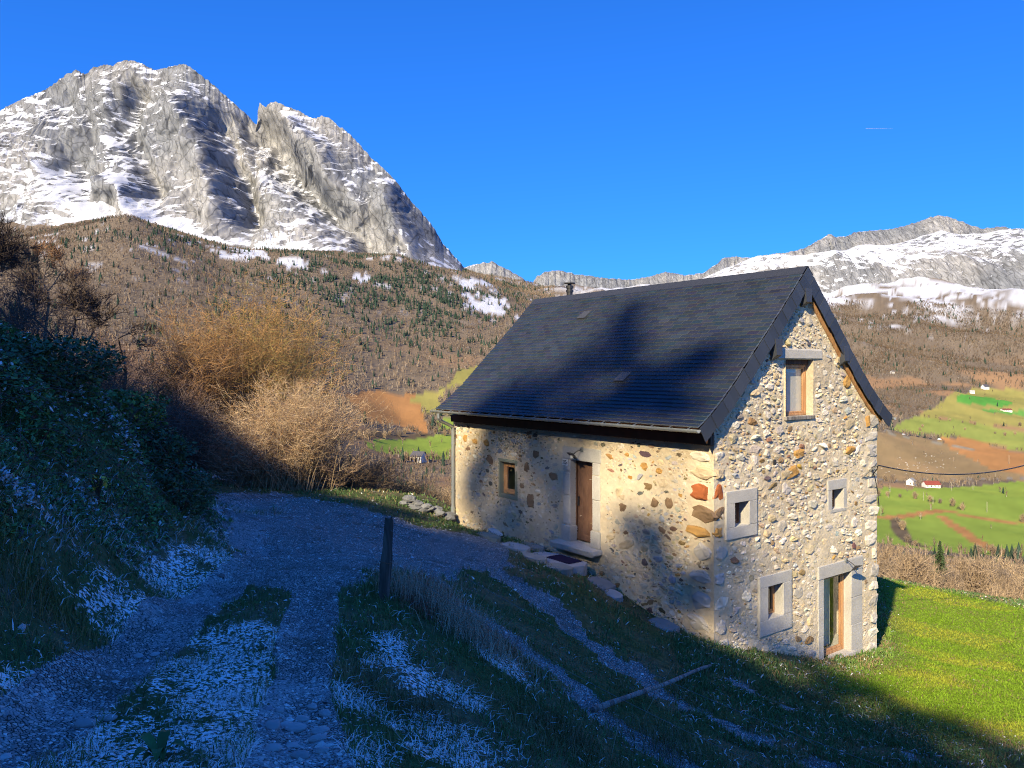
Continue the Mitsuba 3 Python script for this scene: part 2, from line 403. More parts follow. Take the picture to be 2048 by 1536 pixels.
def gravel_col(p, n, uv):
    f1, f2, r = tvor(p.x * 34, p.y * 34)
    a = tf(p.x * 2.2, p.y * 2.2, 0.0, 3)
    c = tmix((0.25, 0.25, 0.25), (0.64, 0.63, 0.61), r * r)
    c = c * tss(0.0, 0.30, f2 - f1) * 0.9 + mi.Color3f(0.025)
    c = tmix(c, (0.09, 0.085, 0.06), tss(0.58, 0.78, a) * 0.5)
    fr = tss(0.55, 0.9, uv.x + (tf(p.x * 40, p.y * 40, 1.0, 2) - 0.5) * 0.9)
    return tmix(c, (0.62, 0.67, 0.70), fr * 0.4)


scene['turf'] = bump(lambda p, n, uv: tf(p.x * 18, p.y * 18, 0.0, 3), 0.03, {'type': 'diffuse', 'reflectance': proc(turf_col)}, 0.006)
scene['gravel'] = bump(lambda p, n, uv: tss(0.0, 0.45, tvor(p.x * 34, p.y * 34)[1] - tvor(p.x * 34, p.y * 34)[0]), 0.010, {'type': 'diffuse', 'reflectance': proc(gravel_col)}, 0.004)

gm = np.full(gx.shape, -1.0)
nr_ = rr < 48
front = np.abs(pp) < math.radians(60)
sel = nr_ & front
gm[sel] = gravel_mask(gx[sel], gy[sel])
gz -= 0.05 * sstep(0.0, 0.3, gm) * (rr < 48)            # the wheel tracks are worn in
GI = RegularGridInterpolator((LR, PHI), gz, bounds_error=False, fill_value=None)
fm = np.zeros(gx.shape)
fm[sel] = np.minimum(frost_mask(gx[sel], gy[sel]), .78)
SUNNY = [hit(1640, 1345), hit(1760, 1310), hit(1757, 1160), hit(1848, 1175), hit(2048, 1215), [60, 40, 0], [40, 8, 0], hit(2048, 1500), hit(1900, 1470), hit(1750, 1410), hit(1640, 1370)]


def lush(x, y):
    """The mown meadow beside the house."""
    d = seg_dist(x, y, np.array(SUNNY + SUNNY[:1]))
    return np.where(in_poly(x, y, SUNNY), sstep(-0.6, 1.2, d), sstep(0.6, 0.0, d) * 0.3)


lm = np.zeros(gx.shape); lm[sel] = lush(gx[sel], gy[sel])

# land cover of the valley, in metres on the ground
def field(*pix):
    return np.array([hit(*q, y0=45) for q in pix])


GREEN, OLIVE, BRACKEN, BROWN = (0.25, 0.34, 0.062), (0.33, 0.30, 0.09), (0.42, 0.215, 0.085), (0.30, 0.215, 0.11)
FOREST_FLOOR = np.array([0.175, 0.138, 0.10])
FIELDS = [
    (field((735, 886), (760, 878), (830, 872), (908, 870), (908, 920), (860, 918), (790, 908), (745, 902)), GREEN),
    (field((695, 790), (740, 779), (830, 790), (848, 825), (850, 868), (800, 852), (730, 842)), BRACKEN),
    (field((815, 800), (850, 784), (905, 776), (950, 765), (960, 730), (920, 740), (880, 800), (900, 825), (850, 822)), OLIVE),
    (field((866, 842), (905, 838), (908, 862), (872, 862)), GREEN),
    (field((1600, 985), (1760, 976), (1850, 978), (1960, 972), (2048, 965), (2400, 960), (2400, 1110), (2048, 1117), (1900, 1105), (1757, 1085), (1600, 1080)), GREEN),
    (field((1600, 890), (1757, 866), (1800, 868), (1880, 882), (2048, 925), (2200, 940), (2200, 960), (1960, 958), (1757, 962), (1600, 970)), BROWN),
    (field((1880, 874), (1960, 884), (2048, 908), (2200, 925), (2200, 950), (2048, 948), (1980, 938), (1900, 895)), BRACKEN),
    (field((1780, 858), (1795, 848), (1830, 833), (1890, 838), (1960, 850), (2048, 868), (2200, 880), (2200, 905), (2048, 902), (1950, 880), (1870, 872)), (0.28, 0.32, 0.08)),
    (field((1838, 832), (1900, 792), (1945, 776), (2040, 778), (2200, 790), (2200, 860), (2048, 852), (1950, 846), (1890, 836)), OLIVE),
    (field((1912, 796), (1925, 789), (1975, 795), (2030, 806), (2012, 813), (1915, 806)), (0.11, 0.33, 0.06)),
    (field((1960, 818), (2048, 820), (2100, 832), (2048, 832), (1975, 824)), (0.13, 0.33, 0.07)),
]
STRIPS = [(field((1757, 1036), (1800, 1034), (1840, 1028), (1885, 1022), (1920, 1028), (1960, 1038), (2048, 1046)), 7, BRACKEN),
          (field((1885, 1035), (1915, 1055), (1950, 1080), (1988, 1102)), 6, BRACKEN),
          (field((1792, 1040), (1800, 1062), (1815, 1082), (1838, 1092)), 6, (0.15, 0.115, 0.075)),
          (field((1757, 990), (1800, 993), (1850, 1000), (1900, 1008), (1930, 1020)), 3, (0.10, 0.085, 0.05)),
          (field((1757, 958), (1830, 960), (1900, 962), (1960, 958), (2048, 957)), 3, (0.26, 0.24, 0.20)),
          (field((1770, 858), (1783, 868), (1820, 876), (1890, 888), (1990, 908), (2048, 918)), 4, (0.30, 0.27, 0.20)),
          (field((1757, 1116), (1850, 1112), (1960, 1118)), 8, (0.17, 0.15, 0.05)),
          (field((700, 872), (760, 868), (850, 870)), 9, (0.12, 0.09, 0.06))]
CLEARINGS = [field((917, 562), (950, 556), (985, 570), (1010, 600), (1045, 640), (960, 646), (930, 622)), field((542, 520), (580, 512), (622, 520), (615, 540), (575, 536)),
             field((700, 548), (735, 545), (742, 562), (712, 566)), field((430, 515), (540, 520), (520, 495), (440, 490))]
SNOW = np.array([0.60, 0.62, 0.66])


def snow_at(x, y, z):
    s = sstep(190, 330, z + (fb(x / 160, y / 160, 0, 5, 41) - 0.5) * 420 + (fb(x / 22, y / 22, 0, 2, 42) - 0.5) * 120) * sstep(1300, 2300, np.hypot(x, y) + 900 * sstep(200, 1500, x))
    s *= sstep(-200, 500, x) * 0.98
    for c in CLEARINGS:
        s = np.maximum(s, in_poly(x, y, c) * sstep(0.30, 0.42, fb(x / 14, y / 14, 0, 3, 43)))
    s = s * sstep(.40, .50, fb(x / 55, y / 55, 0, 4, 45) + .35 * fb(x / 9, y / 9, 0, 2, 46) - .10)
    patch = sstep(0.68, 0.73, fb(x / 30, y / 14, 0, 4, 44)) * sstep(120, 260, z + 60)
    return np.clip(np.maximum(s, patch * 0.8), 0, 1)


def cover(x, y, z):
    """(albedo, is it open field?) of the valley at these places."""
    n1, n2 = fb(x / 40, y / 40, 0, 4, 51), fb(x / 6, y / 6, 0, 3, 52)
    c = FOREST_FLOOR * (0.75 + 0.6 * n2)[..., None]
    br = sstep(0.54, 0.64, fb(x / 130, y / 130, 0, 3, 55)) * sstep(60, -20, z) * (np.hypot(x, y) > 300)
    c = c * (1 - br[..., None]) + np.array([0.34, 0.21, 0.115]) * br[..., None]
    open_ = np.zeros(np.shape(x))
    wob = (fb(x / 25, y / 25, 0, 3, 53) - 0.5) * 10
    for poly, col in FIELDS:
        ins = in_poly(x + wob, y + wob * 2, poly)
        tint = np.array(col) * (0.8 + 0.4 * n1)[..., None] * (0.9 + 0.2 * n2)[..., None] + np.array([0.05, 0.01, 0]) * (sstep(0.5, 0.75, n1) * 0.4)[..., None]
        c = np.where(ins[..., None], tint, c)
        open_ = np.maximum(open_, ins)
    for line, wd, col in STRIPS:
        k = sstep(wd, wd * 0.6, seg_dist(x, y, line) + wob * 0.3)
        c = c * (1 - k[..., None]) + np.array(col) * (0.75 + 0.5 * n2)[..., None] * k[..., None]
        open_ = np.maximum(open_, k > 0.3)
    s = snow_at(x, y, z)
    c = c * (1 - s[..., None]) + SNOW * s[..., None]
    return c, np.maximum(open_, s > 0.6)


R_NEAR = int(np.searchsorted(LR, math.log(46)))
nc = len(PHI)
V = np.stack([gx, gy, gz], -1).reshape(-1, 3)
Fall = grid_faces(len(LR), nc)
row = Fall.min(1) // nc
fmid = gm.ravel()[Fall].mean(1)
near_f = row < R_NEAR
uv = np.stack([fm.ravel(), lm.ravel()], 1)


def sub(mask):
    idx, inv = np.unique(Fall[mask], return_inverse=True)
    return idx, inv.reshape(-1, 3)


i1, f1 = sub(near_f & (fmid <= 0))
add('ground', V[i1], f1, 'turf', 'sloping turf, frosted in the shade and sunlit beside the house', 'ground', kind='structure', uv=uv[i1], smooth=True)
i2, f2 = sub(near_f & (fmid > 0))
add('gravel_track', V[i2], f2, 'gravel', 'grey gravel track with two wheel ruts widening into the yard', 'track', kind='structure', uv=uv[i2], smooth=True)
i3, f3 = sub(~near_f)
vc, _ = cover(V[i3, 0], V[i3, 1], V[i3, 2])
add('valley', V[i3], f3, 'tinted', 'valley floor and wooded slopes with fields, bracken and snow patches', 'valley', kind='structure', color=vc, smooth=True)

# ---------------------------------------------------------------- the rocky mountain on the left
def rock_col(p, n, uv):
    a = tf(p.x * 0.004, p.y * 0.004, p.z * 0.004, 3)
    b = tf(p.x * 0.05, p.y * 0.05, p.z * 0.02, 3)
    streak = tf(p.x * 0.13 + p.z * 0.05, p.y * 0.03, p.z * 0.04, 4)
    w_ = tf(p.x * 0.02, p.y * 0.02, p.z * 0.02, 2) * 2.2
    f1, f2, _ = tvor(p.x * 0.042 + p.z * 0.016 + w_, p.z * 0.020 + w_)
    crack = tss(0.0, 0.16, f2 - f1)
    c = tmix((0.185, 0.193, 0.205), (0.275, 0.272, 0.268), tss(0.35, 0.65, a))
    c = c * (0.62 + 0.75 * b) * (0.5 + 1.0 * streak) * (0.55 + 0.45 * crack)
    lim = 0.75 + (tf(p.x * 0.006, p.y * 0.006, p.z * 0.006, 3) - 0.5) * 0.62 + (tf(p.x * 0.035, p.y * 0.035, p.z * 0.05, 4) - 0.5) * 1.0 + uv.x
    s = tss(-0.03, 0.05, n.z - lim)
    return tmix(c, (0.58, 0.60, 0.64), s)


scene['rock'] = two({'type': 'diffuse', 'reflectance': proc(rock_col)})
SK = np.array([(-420, 360), (-200, 290), (-60, 240), (0, 217), (60, 186), (105, 160), (135, 143), (150, 137), (168, 148), (185, 133), (205, 128), (225, 131), (248, 120), (272, 124), (292, 131), (310, 142), (330, 139), (352, 133), (375, 131),
               (400, 150), (425, 168), (448, 188), (470, 208), (490, 226), (502, 238), (508, 214), (517, 203), (528, 212), (540, 206), (552, 205), (580, 216), (606, 227), (630, 240), (646, 234), (660, 238), (690, 262),
               (712, 282), (740, 312), (765, 335), (790, 362), (812, 388), (832, 415), (852, 436), (870, 458), (888, 490), (904, 508), (920, 524), (932, 543), (945, 580), (1000, 640)])
FT = np.array([(-420, 520), (-100, 490), (0, 478), (120, 455), (255, 446), (330, 462), (420, 505), (500, 525), (600, 520), (700, 512), (800, 522), (900, 545), (935, 556), (1000, 600)])
nc_, nt = 900, 330
cpx = np.linspace(-420, 1000, nc_)
sky_py, foot_py = np.interp(cpx, SK[:, 0], SK[:, 1]), np.interp(cpx, FT[:, 0], FT[:, 1])
rag = (fb(cpx / 7, 0 * cpx, 1.5, 3, 61) - 0.5) * 9                      # the ragged crest
q = (cpx - CX) / F
Yr = 2350 + 120 * np.sin(cpx / 190.0) - 0.25 * np.maximum(cpx - 500, 0)
Yf = 1740 + 40 * np.sin(cpx / 130.0)
zr = -(sky_py - HY) / F * Yr
zfoot = -(foot_py - HY) / F * Yf - 12
t = np.linspace(0, 1, nt)[:, None]
g = 0.30 * t + 0.70 * t ** 1.5
Yg = Yf + (Yr - Yf) * t
X0 = q * Yg
zg = zfoot + (zr - zfoot) * g - rag / F * Yr * t ** 10
hgt = np.maximum(zr - zfoot, 1)
env = sstep(0.0, 0.22, t) * (1 - 0.6 * sstep(0.86, 1.0, t)) * sstep(40, 480, hgt)
wx = (fb(X0 / 260, zg / 260, 0, 4, 62) - 0.5) * 190
wz = (fb(X0 / 210, zg / 210, 5.5, 4, 69) - 0.5) * 190
xx, zz_ = X0 + wx, zg + wz
d = 0
for lam, amp, ang_, st, sd in ((420, 150, .55, 1.8, 63), (170, 78, .30, 2.2, 64), (76, 44, .75, 2.2, 65), (36, 24, .18, 2.0, 66), (17, 12, .5, 1.7, 70)):
    u_, v_ = xx * math.cos(ang_) + zz_ * math.sin(ang_), -xx * math.sin(ang_) + zz_ * math.cos(ang_)   # ribs lean to the right as they fall
    n_ = fins(u_ / lam, v_ / (lam * st), 2, sd)
    d = d + amp * (n_ - n_.mean())
GULLY = [((505, 238), (560, 330), (650, 400), 38, -150), ((430, 250), (470, 360), (500, 440), 24, -90), ((270, 190), (240, 260), (300, 380), 26, -70), ((590, 260), (640, 350), (700, 420), 26, 90), ((370, 240), (430, 330), (440, 420), 40, 90),
         ((780, 390), (800, 450), (820, 510), 26, 110), ((690, 440), (720, 480), (770, 520), 36, -140), ((120, 330), (180, 370), (250, 420), 34, -60), ((210, 380), (250, 400), (260, 440), 26, 100), ((100, 180), (170, 230), (130, 330), 36, -50)]
ppx, ppy = cpx[None, :] + 0 * zg, HY - zg / Yg * F
for a_, b_, c_, wd, amp in GULLY:
    dist = seg_dist(ppx + (fb(ppx / 30, ppy / 30, 0, 3, 67) - 0.5) * 30, ppy, [a_, b_, c_])
    d = d + amp * np.exp(-(dist / wd) ** 2)
top_ = 1 - sstep(.80, 1.0, t)
Ym = Yg - d * env
zm = zg + (d * .10 + (fins((xx + zz_ * .4) / 90, (zz_ - xx * .25) / 30, 3, 68) - .42) * 20) * env * top_
X0 = q * Yg
back = np.linspace(0.06, 1, 24)[:, None]
Xa = np.vstack([X0, q * Yr + 0 * back]); Ya = np.vstack([Ym, Yr + 650 * back]); za = np.vstack([zm, zr - rag / F * Yr * (1 - back) - (zr - zfoot) * 0.9 * back])
more = np.interp(cpx, [-400, 150, 420, 560, 900], [-.06, -.04, 0.05, 0.07, 0.14])      # the north-east walls hold less snow
uvm = np.stack(np.broadcast_arrays(more[None, :] + 0 * za - np.interp(np.tile(cpx, 1), [200, 290, 620, 680], [.06, .36, .38, .05])[None, :] * sstep(0.26, 0.10, np.vstack([t + 0 * X0, 1 + 0 * back + 0 * Xa[:24]])), 0 * za), -1).reshape(-1, 2)
add('mountain', np.stack([Xa, Ya, za], -1).reshape(-1, 3), grid_faces(*za.shape), 'rock', 'steep grey limestone massif dusted with snow above the forest', 'mountain', kind='structure', uv=uvm)

# ---------------------------------------------------------------- the far snowy range on the right
SR = np.array([(860, 560), (930, 537), (960, 529), (985, 525), (1000, 534), (1022, 545), (1045, 557), (1060, 575), (1072, 556), (1090, 546), (1118, 542), (1150, 550), (1200, 557), (1262, 561), (1300, 554), (1330, 545), (1368, 553), (1405, 548), (1428, 532), (1444, 518), (1462, 516),
               (1500, 517), (1540, 511), (1578, 506), (1602, 500), (1618, 492), (1638, 480), (1655, 470), (1668, 477), (1684, 476), (1702, 468), (1735, 464), (1768, 462), (1800, 456), (1832, 447), (1852, 439), (1870, 434), (1890, 437), (1910, 444), (1935, 453), (1958, 461), (1990, 456), (2020, 459), (2048, 464), (2250, 470), (2600, 440), (2800, 450)])
nc2, nt2 = 720, 180
cpx = np.linspace(860, 2800, nc2)
spy, rag = np.interp(cpx, SR[:, 0], SR[:, 1]), (fb(cpx / 6, 0 * cpx, 2.5, 3, 71) - 0.5) * 7
q = (cpx - CX) / F
Yr, Yf = 4900 + 200 * np.sin(cpx / 240.0), 3350 + 0 * cpx
zr = -(spy - HY) / F * Yr
z0 = -(np.interp(cpx, [860, 1060, 1500, 1760, 2048, 2800], [600, 606, 590, 596, 592, 592]) - HY) / F * Yf - 20
t = np.linspace(0, 1, nt2)[:, None]
band = np.interp(cpx, [860, 1050, 1080, 1400, 1650, 1860, 2048, 2800], [0.3, 0.3, 0.45, 0.55, 0.30, 0.24, 0.16, 0.2])
g = np.where(t < 0.9, t / 0.9 * (1 - band), (1 - band) + band * np.clip((t - 0.9) / 0.085, 0, 1))
Yg = Yf + (Yr - Yf) * t
X0 = q * Yg
zg = z0 + (zr - z0) * g - rag / F * Yr * sstep(.88, 1, t)
env = sstep(0.0, 0.2, t) * (1 - sstep(0.55, 0.90, t)) * np.interp(cpx, [1060, 1500], [.25, 1])
d = 420 * (fins((X0 + 0.25 * Yg) / 900, Yg / 1500, 4, 72) - 0.4) + 150 * (fins((X0 + .2 * Yg) / 230, Yg / 500, 4, 73) - 0.4) + 55 * (fins(X0 / 60, Yg / 130, 3, 74) - 0.4)
cl = sstep(0.88, 0.91, t) * (1 - 0.5 * sstep(0.97, 1, t))
d2 = 70 * (fins(X0 / 75, zg / 400, 4, 75) - 0.4) + 24 * (fins(X0 / 22, zg / 150, 3, 76) - .4)
zm = zg + d * env * 0.55
Ym = Yg - d2 * cl * 1.2 - d * env * 0.3
back = np.linspace(0.05, 1, 12)[:, None]
Xa = np.vstack([X0, q * Yr + 0 * back]); Ya = np.vstack([Ym, Yr + 1500 * back]); za = np.vstack([zm, zr - rag / F * Yr * (1 - back) - (zr - z0) * 0.8 * back])
uvm = np.full((za.size, 2), -0.20)
uvm[:, 0] = (np.vstack([np.interp(t + 0 * X0, [0, 0.86, 0.90, 0.975, 1], [0.0, -0.08, 0.42, 0.40, 0.0]), np.full(Xa[:12].shape, -0.2)]) + np.interp(cpx, [900, 1050, 1090, 1500, 1620, 2000, 2100], [0.0, 0.0, 0.0, 0.0, -.04, 0.12, 0.22])[None]).ravel()
add('mountain_range', np.stack([Xa, Ya, za], -1).reshape(-1, 3), grid_faces(*za.shape), 'rock', 'distant snow-covered range with a rampart of pale cliffs', 'mountain', kind='structure', uv=uvm)
# ---------------------------------------------------------------- the stone house
C0 = np.array([4.04, 15.38, 0.0])
U, VV = np.array([-0.6018, 0.7986, 0.0]), np.array([0.7986, 0.6018, 0.0])     # along the ridge, across the gable
HW, HL = 6.355, 9.63
ZT = -1.45                                                                    # top of the walls
HOUSE = 'stone_house'
tag(HOUSE, 'restored stone house with steep slate roof beside the track', 'house')


def G(s, z, o=0.0):          # gable wall: s to the right, z up, o out of the wall
    s, z, o = np.broadcast_arrays(s, z, o)
    return C0 + s[..., None] * VV - o[..., None] * U + z[..., None] * np.array([0, 0, 1.0])


def Lw(a, z, o=0.0):         # long wall: a away from the near corner, z up, o out of the wall
    a, z, o = np.broadcast_arrays(a, z, o)
    return C0 + a[..., None] * U - o[..., None] * VV + z[..., None] * np.array([0, 0, 1.0])


def wallbox(fr, a0, a1, z0, z1, o0, o1, b=0.008, jitter=0.0, seed=0):
    v, f = bevel_box((a0, z0, o0), (a1, z1, o1), b, jitter, seed)
    return fr(v[:, 0], v[:, 1], v[:, 2]), f


def part(name, mesh, bsdf, color=None, smooth=False, **kw):
    return add(HOUSE + '__' + name, mesh[0], mesh[1], bsdf, color=color, smooth=smooth, **kw)


# roof profile across the gable: (s, z) from the front eave over the ridge to the rear eave
RIDGE_S, RIDGE_Z = 3.05, 2.357
def curve(pts, n):
    from scipy.interpolate import PchipInterpolator
    p = np.array(pts)
    s = np.linspace(p[0, 0], p[-1, 0], n)
    return np.stack([s, PchipInterpolator(p[:, 0], p[:, 1])(s)], 1)


FRONT = curve([(-0.66, -1.07), (-0.04, -0.62), (0.38, -0.26), (1.05, 0.39), (1.98, 1.28), (RIDGE_S, RIDGE_Z)], 120)[::-1]
REAR = curve([(RIDGE_S, RIDGE_Z), (4.35, 1.07), (5.25, 0.15), (6.0, -0.52), (6.80, -1.08)], 120)
A0, A1 = -0.15, 9.55                                                          # verge to verge along the ridge


class Slope:
    def __init__(self, P, sgn):
        self.P, self.sgn = P, sgn
        self.c = np.concatenate([[0], np.cumsum(np.linalg.norm(np.diff(P, axis=0), axis=1))])
        self.len = self.c[-1]

    def at(self, c, lift=0.0):
        c = np.minimum(np.asarray(c, float), self.len)
        s, z = np.interp(c, self.c, self.P[:, 0]), np.interp(c, self.c, self.P[:, 1])
        e = 0.02
        ts = np.interp(np.minimum(c + e, self.len), self.c, self.P[:, 0]) - np.interp(np.maximum(c - e, 0), self.c, self.P[:, 0])
        tz = np.interp(np.minimum(c + e, self.len), self.c, self.P[:, 1]) - np.interp(np.maximum(c - e, 0), self.c, self.P[:, 1])
        l = np.hypot(ts, tz)
        ns, nz = -tz / l * self.sgn, ts / l * self.sgn
        return s + ns * lift, z + nz * lift

    def xyz(self, a, c, lift=0.0):
        s, z = self.at(c, lift)
        return C0 + np.asarray(a)[..., None] * U + s[..., None] * VV + z[..., None] * np.array([0, 0, 1.0])


SF, SB = Slope(FRONT, -1), Slope(REAR, 1)
ztop = lambda s: np.where(s < RIDGE_S, np.interp(s, FRONT[::-1, 0], FRONT[::-1, 1]), np.interp(s, REAR[:, 0], REAR[:, 1]))

# roof deck
for sl, nm in ((SF, 'roof__deck'), (SB, 'roof__deck')):
    c = np.linspace(0, sl.len, 40)
    aa = np.array([A0 + 0.02, A1 - 0.02])
    top = np.stack([sl.xyz(np.full(40, a), c, -0.012) for a in aa], 1)
    bot = np.stack([sl.xyz(np.full(40, a), c, -0.06) for a in aa], 1)
    Vd = np.vstack([top.reshape(-1, 3), bot.reshape(-1, 3)])
    fd = grid_faces(40, 2)
    part(nm, (Vd, np.vstack([fd, fd + 80])), 'dark_wood')

# slates
rs = np.random.default_rng(11)
def slate_boxes(sl, a0, a1, expo=0.125, wdt=0.305):
    boxes, cols, info = [], [], []
    ncourse = int(sl.len / expo)
    for k in range(ncourse + 1):
        cl = sl.len + 0.03 - k * expo                          # lower edge of the course
        if cl < 0.24: break
        a = a0 - (wdt * 0.5 if k % 2 else 0) + rs.uniform(-0.02, 0.02)
        while a < a1:
            w_ = wdt + rs.uniform(-0.012, 0.012)
            x0, x1 = max(a, a0), min(a + w_ - 0.013, a1)
            a += w_
            if x1 - x0 < 0.05: continue
            cu = max(cl - 0.235, 0.0)
            dj, lj = rs.uniform(-0.006, 0.006), rs.uniform(0, 0.004)
            ca = np.array([cl + dj, cl + dj, cu, cu]); aa = np.array([x0, x1, x1, x0])
            lo = sl.xyz(aa, ca, np.array([0.012 + lj, 0.012 + lj, -0.004, -0.004]))
            hi = sl.xyz(aa, ca, np.array([0.040 + lj, 0.040 + lj * .6, 0.004, 0.004]))
            boxes.append(np.vstack([lo, hi]))
            v = rs.normal(1, 0.13)
            cols.append(np.clip(np.array([0.020, 0.027, 0.040]) * v + rs.normal(0, 0.002, 3), 0.012, 0.2))
            info.append((k, (x0 + x1) / 2))
    return np.array(boxes), np.array(cols), info


def slate_mesh(b, c):
    """Slates with their paler chipped lower edge as faces of its own."""
    v, f = hexa(b)
    n = len(b)
    out = (b[:, [0]] - b[:, [3]]); out /= np.linalg.norm(out, axis=2, keepdims=True)
    sid = (b[:, [1]] - b[:, [0]]); sid /= np.linalg.norm(sid, axis=2, keepdims=True)
    e = np.concatenate([b[:, [0, 1, 5, 4]] + out * .002, b[:, [0, 3, 7, 4]] - sid * .001, b[:, [1, 2, 6, 5]] + sid * .001], 1).reshape(-1, 3)
    fe = np.array([[k, k + 1, k + 2] for k in (0, 4, 8)] + [[k, k + 2, k + 3] for k in (0, 4, 8)])
    fe = (fe[None] + (np.arange(n) * 12)[:, None, None]).reshape(-1, 3)
    cc = np.clip(c * 3.0 + np.array([.07, .068, .06]), 0, .4)
    return np.vstack([v, e]), np.vstack([f, fe + len(v)]), np.vstack([np.repeat(c, 8, 0), np.repeat(cc, 12, 0)])


bx, bc, info = slate_boxes(SF, A0, A1)
near = np.argsort(np.linalg.norm(bx.mean(1), axis=1))
big = set(near[:300].tolist())
for i in sorted(big):
    v, f, c = slate_mesh(bx[[i]], bc[[i]])
    part('roof__slate', (v, f), 'slate', color=c)
rest = [i for i in range(len(bx)) if i not in big]
v, f, c = slate_mesh(bx[rest], bc[rest])
part('roof__slates_beyond', (v, f), 'slate', color=c, kind='stuff', label='overlapping dark slates further up the roof')
bx2, bc2, _ = slate_boxes(SB, A0, A1, 0.125, 0.6)
v, f = hexa(bx2)
part('roof__slates_rear', (v, f), 'slate', color=np.repeat(bc2, 8, 0), kind='stuff', label='overlapping slates of the rear slope')

# ridge capping: one course of folded zinc-dark slate
cc = np.array([0, 0.30]); rid = []
n_r = 14
for k in range(n_r):
    x0, x1 = A0 - 0.01 + (A1 - A0) * k / n_r, A0 - 0.01 + (A1 - A0) * (k + 1) / n_r - 0.004
    for sl in (SF, SB):
        aa = np.array([x0, x1, x1, x0]); ca = np.array([0.26, 0.26, 0.0, 0.0])
        rid.append(np.vstack([sl.xyz(aa, ca, np.array([.026] * 2 + [.02] * 2)), sl.xyz(aa, ca, np.array([.036] * 2 + [.034] * 2))]))
v, f = hexa(np.array(rid))
part('roof__ridge_capping', (v, f), 'slate', color=(0.032, 0.036, 0.046))

# verge slates hung on the gable edge, both rakes
for sl, rake in ((SF, 0), (SB, 1)):
    n = 22 if rake == 0 else 17
    for k in range(n):
        c0_, c1_ = 0.02 + (sl.len - 0.0) * k / n, 0.02 + (sl.len - 0.0) * (k + 1) / n - 0.004
        o = 0.168 + 0.010 * ((k % 2) - 0.5) + rs.uniform(-.002, .002)
        depth = 0.33 + rs.uniform(-.01, .01)
        pts = []
        for oo in (o, o + 0.009):
            for cx_, lf in ((c0_, -0.004), (c1_ + 0.02, -0.004), (c1_ + 0.02, -depth), (c0_, -depth)):
                s_, z_ = sl.at(min(cx_, sl.len), lf)
                pts.append(G(np.array(s_), np.array(z_), np.array(oo)))
        v, f = hexa(np.array(pts))
        part('roof__verge_slate', (v, f), 'slate', color=np.clip(np.array([0.040, 0.047, 0.062]) * rs.normal(1, .12), .03, .2))
    # timber behind the verge slates
    m = 30
    c = np.linspace(0.05, sl.len - 0.25, m)
    ring = [G(*[np.array(x) for x in sl.at(c, lf)], np.full(m, oo)) for oo, lf in ((0.03, -0.06), (0.08, -0.06), (0.08, -0.345), (0.03, -0.345))]
    Vr = np.stack(ring, 1).reshape(-1, 3)
    fr_ = []
    for i in range(m - 1):
        for j in range(4):
            k = (j + 1) % 4
            fr_ += [[i * 4 + j, i * 4 + k, i * 4 + 4 + k], [i * 4 + j, i * 4 + 4 + k, i * 4 + 4 + j]]
    part('roof__rake_board', (Vr, np.array(fr_)), 'frame_wood')

# slate-clad purlin ends
for s_, z_, hh in ((RIDGE_S, 1.68, 0.40), (1.93, .50, 0.46), (4.62, .40, 0.46)):
    v = np.array([(s_ - .10, z_ + hh / 2, .02), (s_ + .10, z_ + hh / 2, .02), (s_ + .13, z_ + hh / 2, .19), (s_ - .13, z_ + hh / 2, .19),
                  (s_ - .05, z_ - hh / 2, .02), (s_ + .05, z_ - hh / 2, .02), (s_ + .10, z_ - hh / 4, .20), (s_ - .10, z_ - hh / 4, .20)])
    v2, f = hexa(G(v[:, 0], v[:, 1], v[:, 2]))
    part('roof__purlin_end', (v2, f), 'slate', color=(0.05, 0.056, 0.07))

# the two roof vents, the flue
for a_, c_ in ((6.35, 1.05), (3.05, 3.55)):
    aa = np.array([a_ - .16, a_ + .16, a_ + .16, a_ - .16]); ca = np.array([c_ + .16, c_ + .16, c_ - .2, c_ - .2])
    v, f = hexa(np.vstack([SF.xyz(aa, ca, np.array([.02, .02, .01, .01])), SF.xyz(aa, ca, np.array([.085, .085, .03, .03]))]))
    part('roof__vent_tile', (v, f), 'slate', color=(0.05, 0.053, 0.058), label='small raised metal vent tile among the slates')
fb_ = C0 + 8.12 * U + (RIDGE_S + 0.25) * VV
base = fb_ + np.array([0, 0, RIDGE_Z - 0.25])
fl = []
for r_, z0, z1 in ((.095, 0, .60), (.115, .40, .46), (.115, .52, .60), (.17, .66, .69), (.06, .60, .66)):
    m = trimesh.creation.cylinder(r_, z1 - z0, sections=20); m.apply_translation(base + [0, 0, (z0 + z1) / 2])
    fl.append((np.array(m.vertices), np.array(m.faces)))
vf = cat(fl)
part('roof__flue', vf[:2], 'black_metal', label='short black metal flue pipe with a flat cowl behind the ridge')

